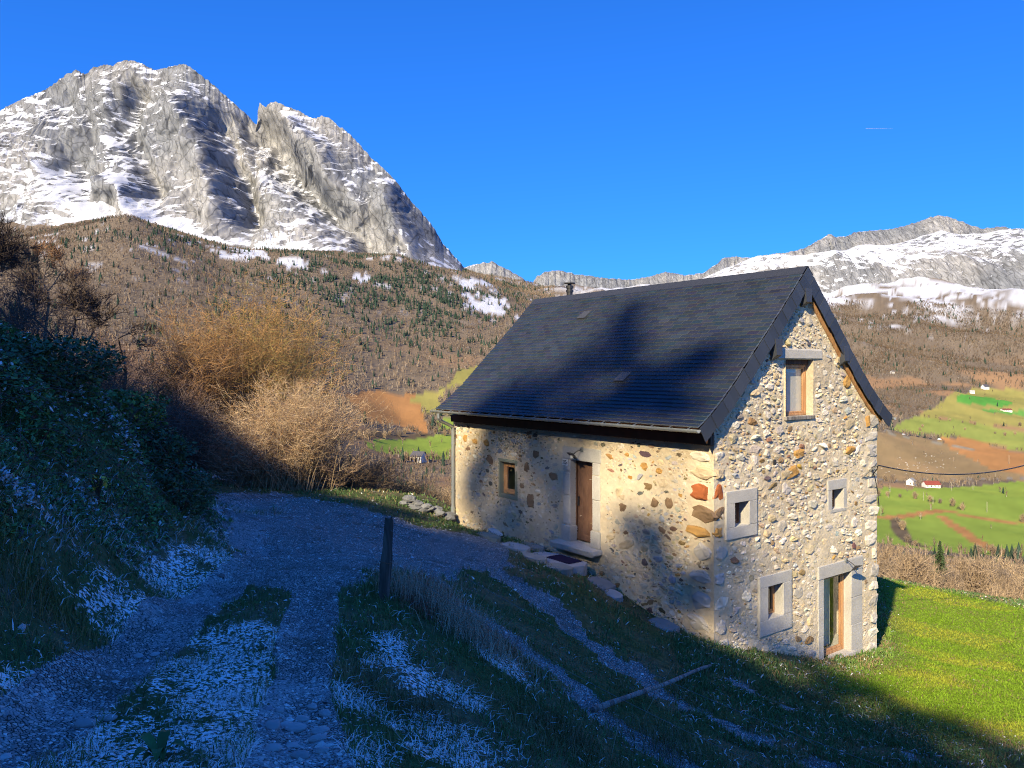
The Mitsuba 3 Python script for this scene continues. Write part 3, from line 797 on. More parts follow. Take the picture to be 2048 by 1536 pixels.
# eaves: wall plate, rafters, gutter, downpipe
part('wall_plate', wallbox(Lw, -0.02, HL - .05, -1.45, -1.24, 0.0, 0.13), 'dark_wood', label='dark stained timber plate under the eaves')
for k in range(22):
    a_ = 0.12 + k * 0.445
    v, f = hexa(Lw(np.array([a_, a_ + .08, a_ + .08, a_] * 2), np.array([-1.19, -1.19, -0.87, -0.87, -1.06, -1.06, -0.72, -0.72]), np.array([.52, .52, .05, .05, .56, .56, .05, .05])))
    part('rafter', (v, f), 'frame_wood')
def gutter(fr_o, a0, a1, z, r=0.062):
    ang = np.linspace(np.pi, 2 * np.pi, 11)
    prof = [(fr_o + r * math.cos(t_), z + r * math.sin(t_)) for t_ in ang] + [(fr_o + (r - .006) * math.cos(t_), z + (r - .006) * math.sin(t_)) for t_ in ang[::-1]]
    n = len(prof)
    Vg = np.vstack([Lw(np.full(n, a_), np.array([p[1] for p in prof]), np.array([p[0] for p in prof])) for a_ in (a0, a1)])
    f = []
    for j in range(n):
        k = (j + 1) % n
        f += [[j, k, n + k], [j, n + k, n + j]]
    h = n // 2
    for j in range(h - 1):
        for b in (0, n):
            f += [[b + j, b + j + 1, b + n - 2 - j], [b + j, b + n - 2 - j, b + n - 1 - j]]
    return Vg, np.array(f)
part('gutter', gutter(0.70, -0.19, 9.75, -1.10), 'zinc', label='half-round zinc gutter along the front eave')
ang = np.linspace(np.pi * .98, 2.02 * np.pi, 9)
for k in range(21):
    a_ = 0.05 + k * 0.48
    v, f = polytube(np.vstack([Lw(np.full(9, a_), -1.10 + .067 * np.sin(ang), .70 + .067 * np.cos(ang)), Lw(np.array([a_]), np.array([-1.055]), np.array([.63]))]), 0.008, 4)
    part('gutter__bracket', (v, f), 'zinc')
m_ = [Lw(*[np.array(q_) for q_ in w_]) for w_ in ((9.35, -1.18, .70), (9.35, -1.30, .69), (9.40, -1.40, .60), (9.45, -1.52, .30), (9.50, -1.60, .12), (9.52, -1.72, .09), (9.52, -3.2, .09), (9.52, -4.05, .09))]
part('downpipe', polytube(m_, 0.05, 10), 'zinc', smooth=30, label='zinc downpipe at the far left corner')
part('downpipe__foot', polytube([Lw(np.array(9.52), np.array(z_), np.array(.09)) for z_ in (-4.0, -4.62)], 0.066, 10), 'zinc', smooth=30)
for z_ in (-2.1, -3.3, -4.0):
    part('downpipe__collar', polytube([Lw(np.array(9.52), np.array(z_ + d_), np.array(.09)) for d_ in (-.02, .02)], 0.06, 10), 'zinc')
g2 = np.array([6.86])
ang = np.linspace(np.pi, 2 * np.pi, 9)
Vg = np.vstack([C0 + a_ * U + (6.88 + .062 * np.cos(ang))[:, None] * VV + (-1.12 + .062 * np.sin(ang))[:, None] * np.array([0, 0, 1.0]) for a_ in (-0.19, 9.7)])
fg = [[j, j + 1, 9 + j + 1] for j in range(8)] + [[j, 9 + j + 1, 9 + j] for j in range(8)]
part('gutter_rear', (Vg, np.array(fg)), 'zinc')

# ---------------------------------------------------------------- walls
GAB_OPEN = {'dormer': (2.42, 3.50, -1.02, .31), 'sq': (.62, 1.09, -3.15, -2.66), 'small': (4.28, 4.78, -3.2, -2.73), 'low': (1.75, 2.30, -5.26, -4.56), 'glass_door': (3.92, 5.10, -6.68, -4.74)}
LONG_OPEN = {'door': (3.53, 4.31, -4.12, -2.12), 'window': (6.56, 7.24, -3.31, -2.43)}


def wall_sheet(fr, a0, a1, z0, z1, openings, keep, amp, seed):
    def lines(lo, hi, cuts, step=0.038):
        cuts = sorted([lo, hi] + [c for c in cuts if lo < c < hi])
        return np.concatenate([np.linspace(p, q_, max(2, int((q_ - p) / step)) + 1)[:-1] for p, q_ in zip(cuts[:-1], cuts[1:])] + [[hi]])
    xs = lines(a0, a1, [o[i] for o in openings for i in (0, 1)])
    zs = lines(z0, z1, [o[i] for o in openings for i in (2, 3)])
    A, Z = np.meshgrid(xs, zs)
    o = (fb(A / .22, Z / .16, seed, 4, seed) - .5) * amp + (fb(A / 1.3, Z / 1.3, seed, 2, seed + 1) - .5) * .05
    o = o * sstep(0.0, .15, np.minimum(A - a0, a1 - A))
    Pv = fr(A, Z, o).reshape(-1, 3)
    f = grid_faces(len(zs), len(xs))
    cxm, czm = A.ravel()[f].mean(1), Z.ravel()[f].mean(1)
    ok = keep(cxm, czm)
    for w0, w1, y0, y1 in openings:
        ok &= ~((cxm > w0) & (cxm < w1) & (czm > y0) & (czm < y1))
    return Pv, f[ok]


gable_keep = lambda s, z: z < ztop(s) - 0.09
part('gable_wall', wall_sheet(G, 0, HW, -7.6, 2.3, list(GAB_OPEN.values()), gable_keep, 0.055, 81), 'mortar', smooth=True, label='gable wall of pale pointed rubble, sun raking across it')
part('front_wall', wall_sheet(Lw, 0, HL, -6.2, -0.76, list(LONG_OPEN.values()), lambda a, z: z < 9, 0.035, 83), 'mortar', smooth=True, label='long front wall of rubble flush-pointed in cream mortar')
# rear and far walls, floors, inner faces
def quad(*p): return np.array(p, float), np.array([[0, 1, 2], [0, 2, 3]])
far = [C0 + HL * U + s_ * VV + z_ * np.array([0, 0, 1.]) for s_, z_ in ((0, -7.6), (HW, -7.6), (HW, -1.2), (RIDGE_S, 2.3), (0, -1.0))]
part('far_wall', (np.array(far), np.array([[0, 1, 2], [0, 2, 3], [0, 3, 4]])), 'mortar')
rr_ = [C0 + a_ * U + HW * VV + z_ * np.array([0, 0, 1.]) for a_, z_ in ((0, -7.6), (HL, -7.6), (HL, -0.85), (0, -0.85))]
part('rear_wall', quad(*rr_), 'mortar')
for z_ in (-6.70, -4.16, -1.3):
    c_ = [C0 + a_ * U + s_ * VV + np.array([0, 0, z_]) for a_, s_ in ((.3, .3), (HL - .3, .3), (HL - .3, HW - .3), (.3, HW - .3))]
    part('floor', quad(*c_), 'plaster')

# ---- stones
STONE_COLS = {'grey': (.44, .405, .35), 'pale': (.62, .56, .46), 'blue': (.34, .35, .36), 'brown': (.22, .145, .085), 'ochre': (.40, .23, .075), 'tan': (.50, .40, .26), 'rust': (.33, .10, .035), 'dark': (.13, .115, .10)}


def pack(a0, a1, z0, z1, keep, blocked, sizes, seed, fill):
    """Stones packed without touching: (a, z, half width, half height, tilt)."""
    r = np.random.default_rng(seed)
    res = 0.02
    occ = np.zeros((int((z1 - z0) / res) + 1, int((a1 - a0) / res) + 1), bool)
    zz, aa = np.mgrid[0:occ.shape[0], 0:occ.shape[1]]
    zz, aa = zz * res + z0, aa * res + a0
    occ |= ~keep(aa, zz)
    for w0, w1, y0, y1 in blocked:
        occ |= (aa > w0) & (aa < w1) & (zz > y0) & (zz < y1)
    out = []
    for (w_lo, w_hi), tries in sizes:
        for _ in range(tries):
            w_ = r.uniform(w_lo, w_hi); h_ = w_ * r.uniform(.32, .80)
            a_, z_ = r.uniform(a0, a1), r.uniform(z0, z1)
            tilt = r.normal(0, .25)
            i0, i1 = int((z_ - h_ * fill - z0) / res), int((z_ + h_ * fill - z0) / res) + 1
            j0, j1 = int((a_ - w_ * fill - a0) / res), int((a_ + w_ * fill - a0) / res) + 1
            if i0 < 0 or j0 < 0 or i1 >= occ.shape[0] or j1 >= occ.shape[1]: continue
            sub_ = occ[i0:i1, j0:j1]
            el = ((aa[i0:i1, j0:j1] - a_) / (w_ * fill)) ** 2 + ((zz[i0:i1, j0:j1] - z_) / (h_ * fill)) ** 2 < 1
            if (sub_ & el).any(): continue
            sub_ |= el
            out.append((a_, z_, w_, h_, tilt))
    return out


def stone_mesh(fr, a_, z_, w_, h_, tilt, proud, r, boxy=0.0):
    n = 10 if w_ > .07 else 7
    th = np.arange(n) * 2 * np.pi / n + r.uniform(-.2, .2, n)
    rad = r.uniform(.66, 1.12, n)
    rad[r.integers(0, n)] *= r.uniform(.7, 1); gx_, gz_ = r.normal(0, .5, 2)
    sq = 1 / np.maximum(np.abs(np.cos(th)), np.abs(np.sin(th)))
    rad = rad * (1 - boxy + boxy * sq * .95)
    c_, s_ = np.cos(tilt), np.sin(tilt)
    P = []
    for k, o in ((1.0, -.035), (.93, proud * .45), (.66, proud * r.uniform(.8, 1.1))):
        x, y = rad * k * np.cos(th) * w_, rad * k * np.sin(th) * h_
        oo = np.full(n, o) + (r.normal(0, proud * .25, n) + proud * k * (gx_ * np.cos(th) + gz_ * np.sin(th)) if k < 1 else 0)
        P.append(np.stack([a_ + x * c_ - y * s_, z_ + x * s_ + y * c_, oo], 1))
    P.append(np.array([[a_ + r.normal(0, w_ * .15), z_ + r.normal(0, h_ * .15), proud * r.uniform(.8, 1.25)]]))
    P = np.vstack(P)
    f = []
    for b in range(2):
        for j in range(n):
            k = (j + 1) % n
            f += [[b * n + j, b * n + k, b * n + n + k], [b * n + j, b * n + n + k, b * n + n + j]]
    f += [[2 * n + j, 2 * n + (j + 1) % n, 3 * n] for j in range(n)]
    return fr(P[:, 0], P[:, 1], P[:, 2]), np.array(f)


def colour(r, weights):
    k = r.choice(list(weights), p=np.array(list(weights.values())) / sum(weights.values()))
    return np.clip(np.array(STONE_COLS[k]) * r.normal(1, .16) + r.normal(0, .012, 3), .03, .75)


def lay(wall, fr, stones, weights, proud, seed, fixed=()):
    r = np.random.default_rng(seed)
    items = []
    for st in stones:
        pr = proud * r.uniform(.5, 1.3) * np.clip(st[2] / .12, .5, 1.3)
        v, f = stone_mesh(fr, *st, pr, r)
        c = colour(r, weights(st[0], st[1], r))
        items.append((st[2] * st[3], v, f, np.clip(c[None] * r.normal(1, .07, (len(v), 1)), .02, .8)))
    for st, pr, col, boxy in fixed:
        v, f = stone_mesh(fr, *st, pr, r, boxy)
        items.append((9, v, f, np.clip(np.array(col)[None] * r.normal(1, .14, (len(v), 1)), .02, .8)))
    items.sort(key=lambda t_: -t_[0])
    for _, v, f, c in items[:300]:
        part(wall + '__stone', (v, f), 'stone', color=c)
    v, f, c = cat([t_[1:] for t_ in items[300:]])
    part(wall + '__small_stones', (v, f), 'stone', color=c, kind='stuff', label='small stones set in the mortar')


def grow(o, m): return (o[0] - m, o[1] + m, o[2] - m, o[3] + m)
g_block = [(2.02, 3.9, .24, .56), grow(GAB_OPEN['dormer'], .10), (.30, 1.40, -3.42, -2.38), (4.05, 4.98, -3.32, -2.44), (1.42, 2.65, -5.62, -4.28), (3.62, 5.68, -6.9, -4.42)]
q_right = []
rq = np.random.default_rng(5)
z_ = -7.0
fixed_g = []
while z_ < -1.2:                                                 # the quoins at the right corner
    h_ = rq.uniform(.13, .21); w_ = rq.uniform(.16, .36)
    fixed_g.append(((HW - w_ + .02, z_ + h_, w_, h_ * .92, 0.0), rq.uniform(.03, .06), np.array(STONE_COLS['pale' if rq.random() < .6 else 'grey']) * rq.uniform(.9, 1.1), .7))
    g_block.append((HW - 2 * w_ - .02, HW + .1, z_, z_ + 2 * h_ - .04))
    z_ += 2 * h_ + .02
for z_, h_, w_, c_ in ((-2.03, .15, .20, 'tan'), (-2.43, .20, .14, 'rust'), (-2.86, .21, .17, 'brown'), (-3.22, .13, .14, 'ochre'), (-3.62, .2, .22, 'grey'), (-4.15, .16, .18, 'blue'), (-4.65, .2, .24, 'pale'), (-5.1, .18, .2, 'grey'), (-5.5, .17, .26, 'pale'), (-1.70, .12, .2, 'pale')):
    fixed_g.append(((w_ - .01, z_, w_, h_ * .94, 0.0), .035, np.array(STONE_COLS[c_]) * .95, .55))
    g_block.append((-.1, 2 * w_ + .02, z_ - h_ - .02, z_ + h_ + .02))
def gk(s, z): return (z < ztop(s) - .42) & (s > .05) & (s < HW - .02) & (z > -7.1)
g_st = pack(0, HW, -7.1, 2.0, gk, g_block, [((.15, .23), 220), ((.10, .16), 1100), ((.07, .11), 4200), ((.045, .075), 11000), ((.028, .045), 16000)], 91, 1.11)
def gw(s, z, r):
    top = z > -1.1
    return {'grey': 3.0 if top else 2, 'pale': 5 if top else 3.6, 'blue': .25, 'brown': .55 if not top else .2, 'ochre': .22, 'tan': 3.2, 'dark': .25}
fixed_g += [((a_, z_, w_, h_, t_), .05, STONE_COLS[c_], .5) for a_, z_, w_, h_, t_, c_ in
            ((2.95, -1.80, .26, .14, 0, 'ochre'), (2.72, -2.18, .25, .17, .1, 'ochre'), (5.05, -1.85, .30, .12, .15, 'ochre'), (4.9, -.2, .15, .2, 0, 'ochre'), (5.9, -1.2, .12, .2, .1, 'ochre'),
             (4.55, .3, .12, .12, 0, 'tan'), (1.95, .52 - .12, .12, .10, 0, 'rust'))]
lay('gable_wall', G, g_st, gw, .031, 92, fixed_g)

l_block = [(3.1, 4.75, -4.45, -1.75), (6.42, 7.36, -3.45, -2.3)]
fixed_l = []
def lk(a, z): return (z < -1.5) & (a > .06) & (a < HL - .05) & (z > np.interp(a, [0, 3, 6.4, HL], [-5.6, -5.0, -4.7, -4.8]))
for a_, z_, w_, h_, c_, boxy in ((.30, -2.03, .34, .15, 'tan', .12), (.37, -2.43, .30, .20, 'rust', .12), (.30, -2.86, .36, .21, 'brown', .12), (.42, -3.22, .36, .13, 'ochre', .12),
                                 (.30, -3.62, .30, .20, 'grey', .12), (.35, -4.15, .33, .16, 'blue', .12), (.30, -4.65, .30, .20, 'blue', .12), (.4, -5.1, .36, .18, 'grey', .12), (.35, -1.70, .32, .12, 'pale', .12)):
    fixed_l.append(((a_, z_, w_, h_, 0.0), .045, STONE_COLS[c_], boxy))
    l_block.append((a_ - w_ - .02, a_ + w_ + .02, z_ - h_ - .02, z_ + h_ + .02))
for a_, z_, w_, h_, t_, c_ in ((7.9, -1.98, .18, .13, .2, 'ochre'), (8.5, -1.95, .2, .1, .2, 'ochre'), (9.0, -1.9, .14, .12, .1, 'ochre'), (7.75, -2.42, .2, .16, .4, 'brown'), (5.9, -3.3, .2, .25, -.4, 'brown'), (5.7, -2.1, .16, .13, .2, 'brown'), (6.05, -2.5, .13, .18, .1, 'brown'),
                           (1.9, -2.05, .17, .1, .1, 'ochre'), (1.45, -2.1, .14, .08, .1, 'ochre'), (2.6, -2.75, .2, .2, .3, 'tan'), (2.4, -3.85, .32, .14, -.5, 'tan'), (2.55, -3.05, .15, .16, .3, 'brown'), (5.0, -2.6, .2, .14, .3, 'brown'), (1.2, -2.75, .14, .14, 0, 'brown'), (1.6, -2.8, .14, .12, 0, 'brown')):
    fixed_l.append(((a_, z_, w_, h_, t_), .025, STONE_COLS[c_], .2))
    l_block.append((a_ - w_ - .02, a_ + w_ + .02, z_ - h_ - .02, z_ + h_ + .02))
l_st = pack(0, HL, -5.7, -1.5, lk, l_block, [((.14, .22), 50), ((.10, .15), 700), ((.06, .10), 9000), ((.038, .06), 22000), ((.022, .038), 30000)], 93, 1.08)
lay('front_wall', Lw, l_st, lambda a, z, r: {'grey': 2.6, 'pale': 2.6, 'blue': 1.0, 'brown': .9, 'ochre': .2, 'tan': 3.2, 'dark': .8}, .022, 94, fixed_l)


# ---- openings
def reveal(fr, o, depth, bsdf, name):
    a0, a1, z0, z1 = o
    A = np.array([a0, a1, a1, a0]); Z = np.array([z0, z0, z1, z1])
    v = np.vstack([fr(A, Z, np.full(4, .02)), fr(A, Z, np.full(4, -depth))])
    f = []
    for j in range(4):
        k = (j + 1) % 4
        f += [[j, k, 4 + k], [j, 4 + k, 4 + j]]
    return part(name, (v, np.array(f)), bsdf)


def framed(fr, name, o, dep, fw, wood, glass=True, label=None, th=.06):
    """A window: frame bars, casement bars, pane; set back dep from the wall face."""
    a0, a1, z0, z1 = o
    bars = [wallbox(fr, a0, a1, z0, z0 + fw, -dep - th, -dep), wallbox(fr, a0, a1, z1 - fw, z1, -dep - th, -dep),
            wallbox(fr, a0, a0 + fw, z0 + fw, z1 - fw, -dep - th, -dep), wallbox(fr, a1 - fw, a1, z0 + fw, z1 - fw, -dep - th, -dep)]
    g_ = fw * .75; i0, i1, y0, y1 = a0 + fw, a1 - fw, z0 + fw, z1 - fw
    cas = [wallbox(fr, i0, i1, y0, y0 + g_, -dep - th - .01, -dep - .015), wallbox(fr, i0, i1, y1 - g_, y1, -dep - th - .01, -dep - .015),
           wallbox(fr, i0, i0 + g_, y0 + g_, y1 - g_, -dep - th - .01, -dep - .015), wallbox(fr, i1 - g_, i1, y0 + g_, y1 - g_, -dep - th - .01, -dep - .015)]
    root = HOUSE + '__' + name
    while root + '__frame' in scene:
        root = (root[:-4] if root[-4] == '_' and root[-3:].isdigit() else root) + '_%03d' % (1 + int(root[-3:]) if root[-3:].isdigit() else 1)
    v, f, _ = cat([(x[0], x[1]) for x in bars]); add(root + '__frame', v, f, wood)
    v, f, _ = cat([(x[0], x[1]) for x in cas]); add(root + '__casement', v, f, wood)
    pz = fr(np.array([i0 + g_, i1 - g_, i1 - g_, i0 + g_]), np.array([y0 + g_] * 2 + [y1 - g_] * 2), np.full(4, -dep - .045))
    add(root + '__pane', pz, np.array([[0, 1, 2], [0, 2, 3]]), 'glass')
    if label: labels[root] = {'label': label}
    # the dark room behind
    return root


# gable: attic window
o = GAB_OPEN['dormer']
reveal(G, o, .30, 'mortar', 'gable_wall__reveal')
r1 = framed(G, 'window', (o[0], o[1], o[2] + .06, o[3] - .12), .16, .055, 'frame_wood', label='tall attic window with a pale blind inside')
add(r1 + '__sill', *wallbox(G, o[0] - .01, o[1] + .03, o[2] - .02, o[2] + .06, -.30, .05), 'old_wood')
add(r1 + '__head', *wallbox(G, o[0], o[1], o[3] - .12, o[3] - .001, -.22, -.11), 'dark_wood')
add(r1 + '__blind', *quad(*G(np.array([2.85, 3.46, 3.46, 2.85]), np.array([-.95, -.95, .2, .2]), np.full(4, -.25))), 'plaster')
v, f = wallbox(G, 2.10, 3.84, .30, .535, -.1, .05, .03, .006, 3)
part('gable_wall__lintel', (v, f), 'cut_stone', label='long grey stone lintel over the attic window')


def surround(x0, x1, z0, z1, o, proud, name, fr=G, bs='cut_stone', seed=1):
    a0, a1, y0, y1 = o
    key = HOUSE + '__' + name
    for i, (p0, p1, q0, q1) in enumerate(((x0, x1, y1, z1), (x0, x1, z0, y0), (x0, a0, y0 + .003, y1 - .003), (a1, x1, y0 + .003, y1 - .003))):
        v, f = wallbox(fr, p0, p1, q0, q1, -.12, proud, .008, .002, seed + i)
        add(key, v, f, bs)


o = GAB_OPEN['sq']; reveal(G, o, .3, 'cut_stone', 'gable_wall__reveal'); surround(.335, 1.365, -3.39, -2.41, o, .05, 'gable_wall__surround_block')
framed(G, 'window', o, .2, .045, 'dark_wood', label='little square window in a grey stone surround')
o = GAB_OPEN['low']; reveal(G, o, .3, 'cut_stone', 'gable_wall__surround_reveal'); surround(1.452, 2.616, -5.59, -4.32, o, .05, 'gable_wall__surround_block', seed=9)
framed(G, 'window', o, .17, .05, 'frame_wood', label='lower window with oak frame in a grey stone surround')
o = GAB_OPEN['small']; reveal(G, o, .3, 'cut_stone', 'gable_wall__reveal'); surround(4.115, 4.914, -3.27, -2.50, o, .02, 'gable_wall__surround_block', seed=17)
framed(G, 'window', o, .22, .05, 'dark_wood', label='narrow window near the right corner of the gable')
o = GAB_OPEN['glass_door']; reveal(G, o, .3, 'cut_stone', 'gable_wall__reveal')
part('gable_wall__door_lintel', wallbox(G, 3.68, 5.62, o[3], o[3] + .30, -.2, .045, .012, .003, 23), 'cut_stone', label='grey stone lintel over the glazed door')
for k, (x0, x1) in enumerate(((3.70, o[0]), (o[1], 5.60))):
    for j, (y0, y1) in enumerate(((-6.95, -6.05), (-6.045, -5.40), (-5.395, -4.745))):
        part('gable_wall__jamb_block', wallbox(G, x0, x1, y0, y1, -.2, .03, .01, .003, 30 + k * 4 + j), 'cut_stone')
part('gable_wall__door_sill', wallbox(G, 3.88, 5.2, -6.9, -6.66, -.3, .09, .012), 'cut_stone')
gd = framed(G, 'glazed_door', (o[0], o[1], o[2] + .02, o[3]), .16, .075, 'frame_wood', label='oak glazed door at the foot of the gable')
add(gd + '__handle', *wallbox(G, 4.02, 4.04, -5.85, -5.65, -.17, -.12), 'black_metal')
add(gd + '__curtain', *quad(*G(np.array([4.52, 4.98, 4.98, 4.52]), np.array([-6.6, -6.6, -4.8, -4.8]), np.full(4, -.45))), 'plaster')

# front wall: door and window
o = LONG_OPEN['door']; reveal(Lw, o, .3, 'cut_stone', 'front_wall__reveal')
part('front_wall__door_lintel', wallbox(Lw, 3.24, 4.60, -2.12, -1.80, -.2, .04, .02, .004, 41), 'cut_stone', label='worn grey stone lintel over the plank door')
for x0, x1, s_ in ((3.27, 3.53, 0), (4.31, 4.58, 5)):
    for j, (y0, y1) in enumerate(((-3.72, -3.0), (-2.995, -2.42), (-2.415, -2.125))):
        part('front_wall__jamb_block', wallbox(Lw, x0, x1, y0, y1, -.2, .035 + .006 * (j % 2), .02, .004, 42 + j + s_), 'cut_stone')
    part('front_wall__jamb_foot', wallbox(Lw, x0 - .03, x1 + .03, -4.12, -3.725, -.2, .07, .02, .004, 48 + s_), 'cut_stone')
DO = HOUSE + '__plank_door'
labels[DO] = {'label': 'brown plank door in a grey stone surround'}
x = 3.56
for k in range(4):
    add(DO + '__plank', *wallbox(Lw, x, x + .177, -4.05, -2.17, -.235, -.185 - .006 * (k % 2), .01), 'door_wood'); x += .18
add(DO + '__bottom_rail', *wallbox(Lw, 3.56, 4.28, -4.08, -3.92, -.19, -.165, .008), 'door_wood')
add(DO + '__frame', *cat([wallbox(Lw, 3.53, 3.56, -4.1, -2.13, -.24, -.15), wallbox(Lw, 4.28, 4.31, -4.1, -2.13, -.24, -.15), wallbox(Lw, 3.56, 4.28, -2.17, -2.12, -.24, -.15)])[:2], 'dark_wood')
add(DO + '__handle', *wallbox(Lw, 4.20, 4.225, -3.25, -3.02, -.185, -.13, .006), 'black_metal')
part('front_wall__threshold', wallbox(Lw, 3.2, 4.75, -4.27, -4.115, -.25, .34, .03, .012, 57), 'cut_stone', label='worn stone threshold under the plank door')
o = LONG_OPEN['window']
reveal(Lw, o, .3, 'green_paint', 'front_wall__window_reveal')
surround(6.47, 7.32, -3.41, -2.34, o, .015, 'front_wall__window_surround', Lw, 'green_paint', 60)
framed(Lw, 'window', (o[0] + .01, o[1] - .01, o[2] + .01, o[3] - .01), .10, .075, 'frame_wood', label='small oak window in a grey-green painted surround')

# number plate
plate = newkey('house_number_plate')
tag(plate, 'small white number plate reading 1034 beside the plank door', 'number plate')
add(plate + '__plate', *wallbox(Lw, 4.38, 4.585, -2.27, -2.115, .042, .048, .002), 'white_enamel')
tm = meshkit.text_mesh('1034', .085, .003, bold=True)
tv = np.array(tm.vertices); wdt = tv[:, 0].max() - tv[:, 0].min()
tv = tv * [min(1, .17 / wdt), 1, 1]
add(plate + '__number', Lw(4.57 - tv[:, 0], -2.235 + tv[:, 1], .049 + tv[:, 2]), np.array(tm.faces), 'black_metal')


# wall lamps: round base, bent arm, shallow dish, white bulb
def lamp(fr, a_, z_, sgn, label):
    key = newkey('wall_lamp'); tag(key, label, 'lamp', None)
    add(key + '__wall_plate', *polytube([fr(np.array(a_), np.array(z_), np.array(o_)) for o_ in (.03, .075)], .055, 14), 'zinc', smooth=30)
    arm = [(0, 0, .07), (.02 * sgn, -.02, .13), (.04 * sgn, -.06, .20), (.055 * sgn, -.10, .26)]
    add(key + '__arm', *polytube([fr(np.array(a_ + p[0]), np.array(z_ + p[1]), np.array(p[2])) for p in arm], .011, 8), 'black_metal', smooth=True)
    c = np.array(arm[-1]); ax = np.array([.18 * sgn, -.80, .55]); ax /= np.linalg.norm(ax)
    e1 = np.cross(ax, [1, 0, 0]); e1 /= np.linalg.norm(e1); e2 = np.cross(ax, e1)
    prof = [(.02, 0), (.05, .012), (.10, .03), (.15, .06), (.158, .068), (.148, .066), (.10, .038), (.05, .02), (.02, .01)]
    th = np.arange(28) * 2 * np.pi / 28
    Vd = np.vstack([c + ax * p[1] + p[0] * (np.cos(th)[:, None] * e1 + np.sin(th)[:, None] * e2) for p in prof])
    f = grid_faces(len(prof), 28)
    wrap = np.arange(len(prof) - 1) * 28
    f = np.vstack([f, np.stack([wrap + 27, wrap, wrap + 28], 1), np.stack([wrap + 27, wrap + 28, wrap + 55], 1)])
    add(key + '__shade', fr(a_ + Vd[:, 0], z_ + Vd[:, 1], Vd[:, 2]), f, 'black_metal', smooth=40)
    bulb = trimesh.creation.icosphere(2, .035); bv = np.array(bulb.vertices) * [1, 1.5, 1] + c + ax * .075
    add(key + '__bulb', fr(a_ + bv[:, 0], z_ + bv[:, 1], bv[:, 2]), np.array(bulb.faces), 'white_enamel', smooth=True)


lamp(G, 4.83, -4.44, .5, 'black dish lamp on a bent arm over the glazed door')
lamp(Lw, 3.86, -1.83, 1.2, 'dark dish lamp on a bent arm over the plank door')

# iron hook on the gable, cable bracket and overhead cable
k = newkey('iron_hook'); tag(k, 'small iron wall hook on the gable above the square window', 'hook')
add(k, *cat([polytube([G(np.array(2.02 + p[0]), np.array(-1.93 + p[1]), np.array(p[2])) for p in ((0, 0, 0), (.01, 0, .12), (.03, .03, .16), (.05, .07, .15))], .012, 6), wallbox(G, 1.98, 2.06, -1.99, -1.87, 0, .03)])[:2], 'black_metal')
k = newkey('cable_bracket'); tag(k, 'iron bracket holding the overhead cable at the right corner of the gable', 'bracket')
bt = (5.86, -2.24)
add(k, *cat([polytube([G(np.array(p[0]), np.array(p[1]), np.array(p[2])) for p in ((5.60, -2.58, .0), (5.80, -2.30, .22), bt + (.28,))], .013, 6), polytube([G(np.array(p[0]), np.array(p[1]), np.array(p[2])) for p in ((6.1, -2.55, .0), (5.98, -2.35, .2), bt + (.28,))], .013, 6)])[:2], 'black_metal')
c0 = G(np.array(bt[0]), np.array(bt[1]), np.array(.28))
c1 = ptpix(2300, 790, 24)
tt = np.linspace(0, 1, 40)
cab = c0 + (c1 - c0) * tt[:, None] - np.array([0, 0, 1.0]) * (4 * 1.05 * tt * (1 - tt))[:, None]
k = newkey('overhead_cable')
add(k, *polytube(cab, .016, 6), 'black_metal', 'thin black overhead cable sagging away from the gable to the right', 'cable')
k = newkey('wall_cable')
add(k, *polytube([c0, *[G(np.array(s_), np.array(z_), np.array(.06)) for s_, z_ in ((5.98, -2.33), (6.15, -2.6), (6.28, -2.95), (6.33, -3.3))]], .012, 5), 'black_metal', 'black cable running down the right corner of the gable', 'cable')
# ---------------------------------------------------------------- woods on the far slopes
rf = np.random.default_rng(101)


def slivers(B, Tip, w):
    """One thin upright triangle from each base point to each tip."""
    d = Tip - B
    side = np.cross(d, np.stack([rf.normal(size=len(B)), rf.normal(size=len(B)), rf.normal(size=len(B)) * .3], 1))
    side /= np.linalg.norm(side, axis=1, keepdims=True) + 1e-9
    side *= (np.asarray(w) / 2 * np.ones(len(B)))[:, None]
    V = np.stack([B - side, B + side, Tip], 1).reshape(-1, 3)
    return V, np.arange(len(V)).reshape(-1, 3)


def bare_crowns(P, h, col, k=12):
    n = len(P)
    th = rf.uniform(0, 2 * np.pi, (n, k)); st = rf.uniform(.12, .55, (n, k)); up = rf.uniform(.62, 1.0, (n, k)); ra = rf.uniform(.05, .30, (n, k))
    B = P[:, None] + np.stack([0 * th, 0 * th, st * h[:, None]], -1)
    B[..., :2] += (rf.normal(0, .03, (n, k, 2)) * h[:, None, None])
    Tp = P[:, None] + np.stack([np.cos(th) * ra, np.sin(th) * ra, np.maximum(up, st + .2)], -1) * h[:, None, None]
    V, Fc = slivers(B.reshape(-1, 3), Tp.reshape(-1, 3), np.repeat(h * .075, k))
    C = np.repeat(np.repeat(col, k, 0) * rf.normal(1, .15, (n * k, 1)), 3, 0)
    V2, F2 = slivers(P - [0, 0, .5], P + np.stack([0 * h, 0 * h, h * .75], -1), h * .05)
    C2 = np.repeat(np.tile([[.46, .42, .37]], (n, 1)), 3, 0)
    return cat([(V, Fc, np.clip(C, .01, .8)), (V2, F2, C2)])


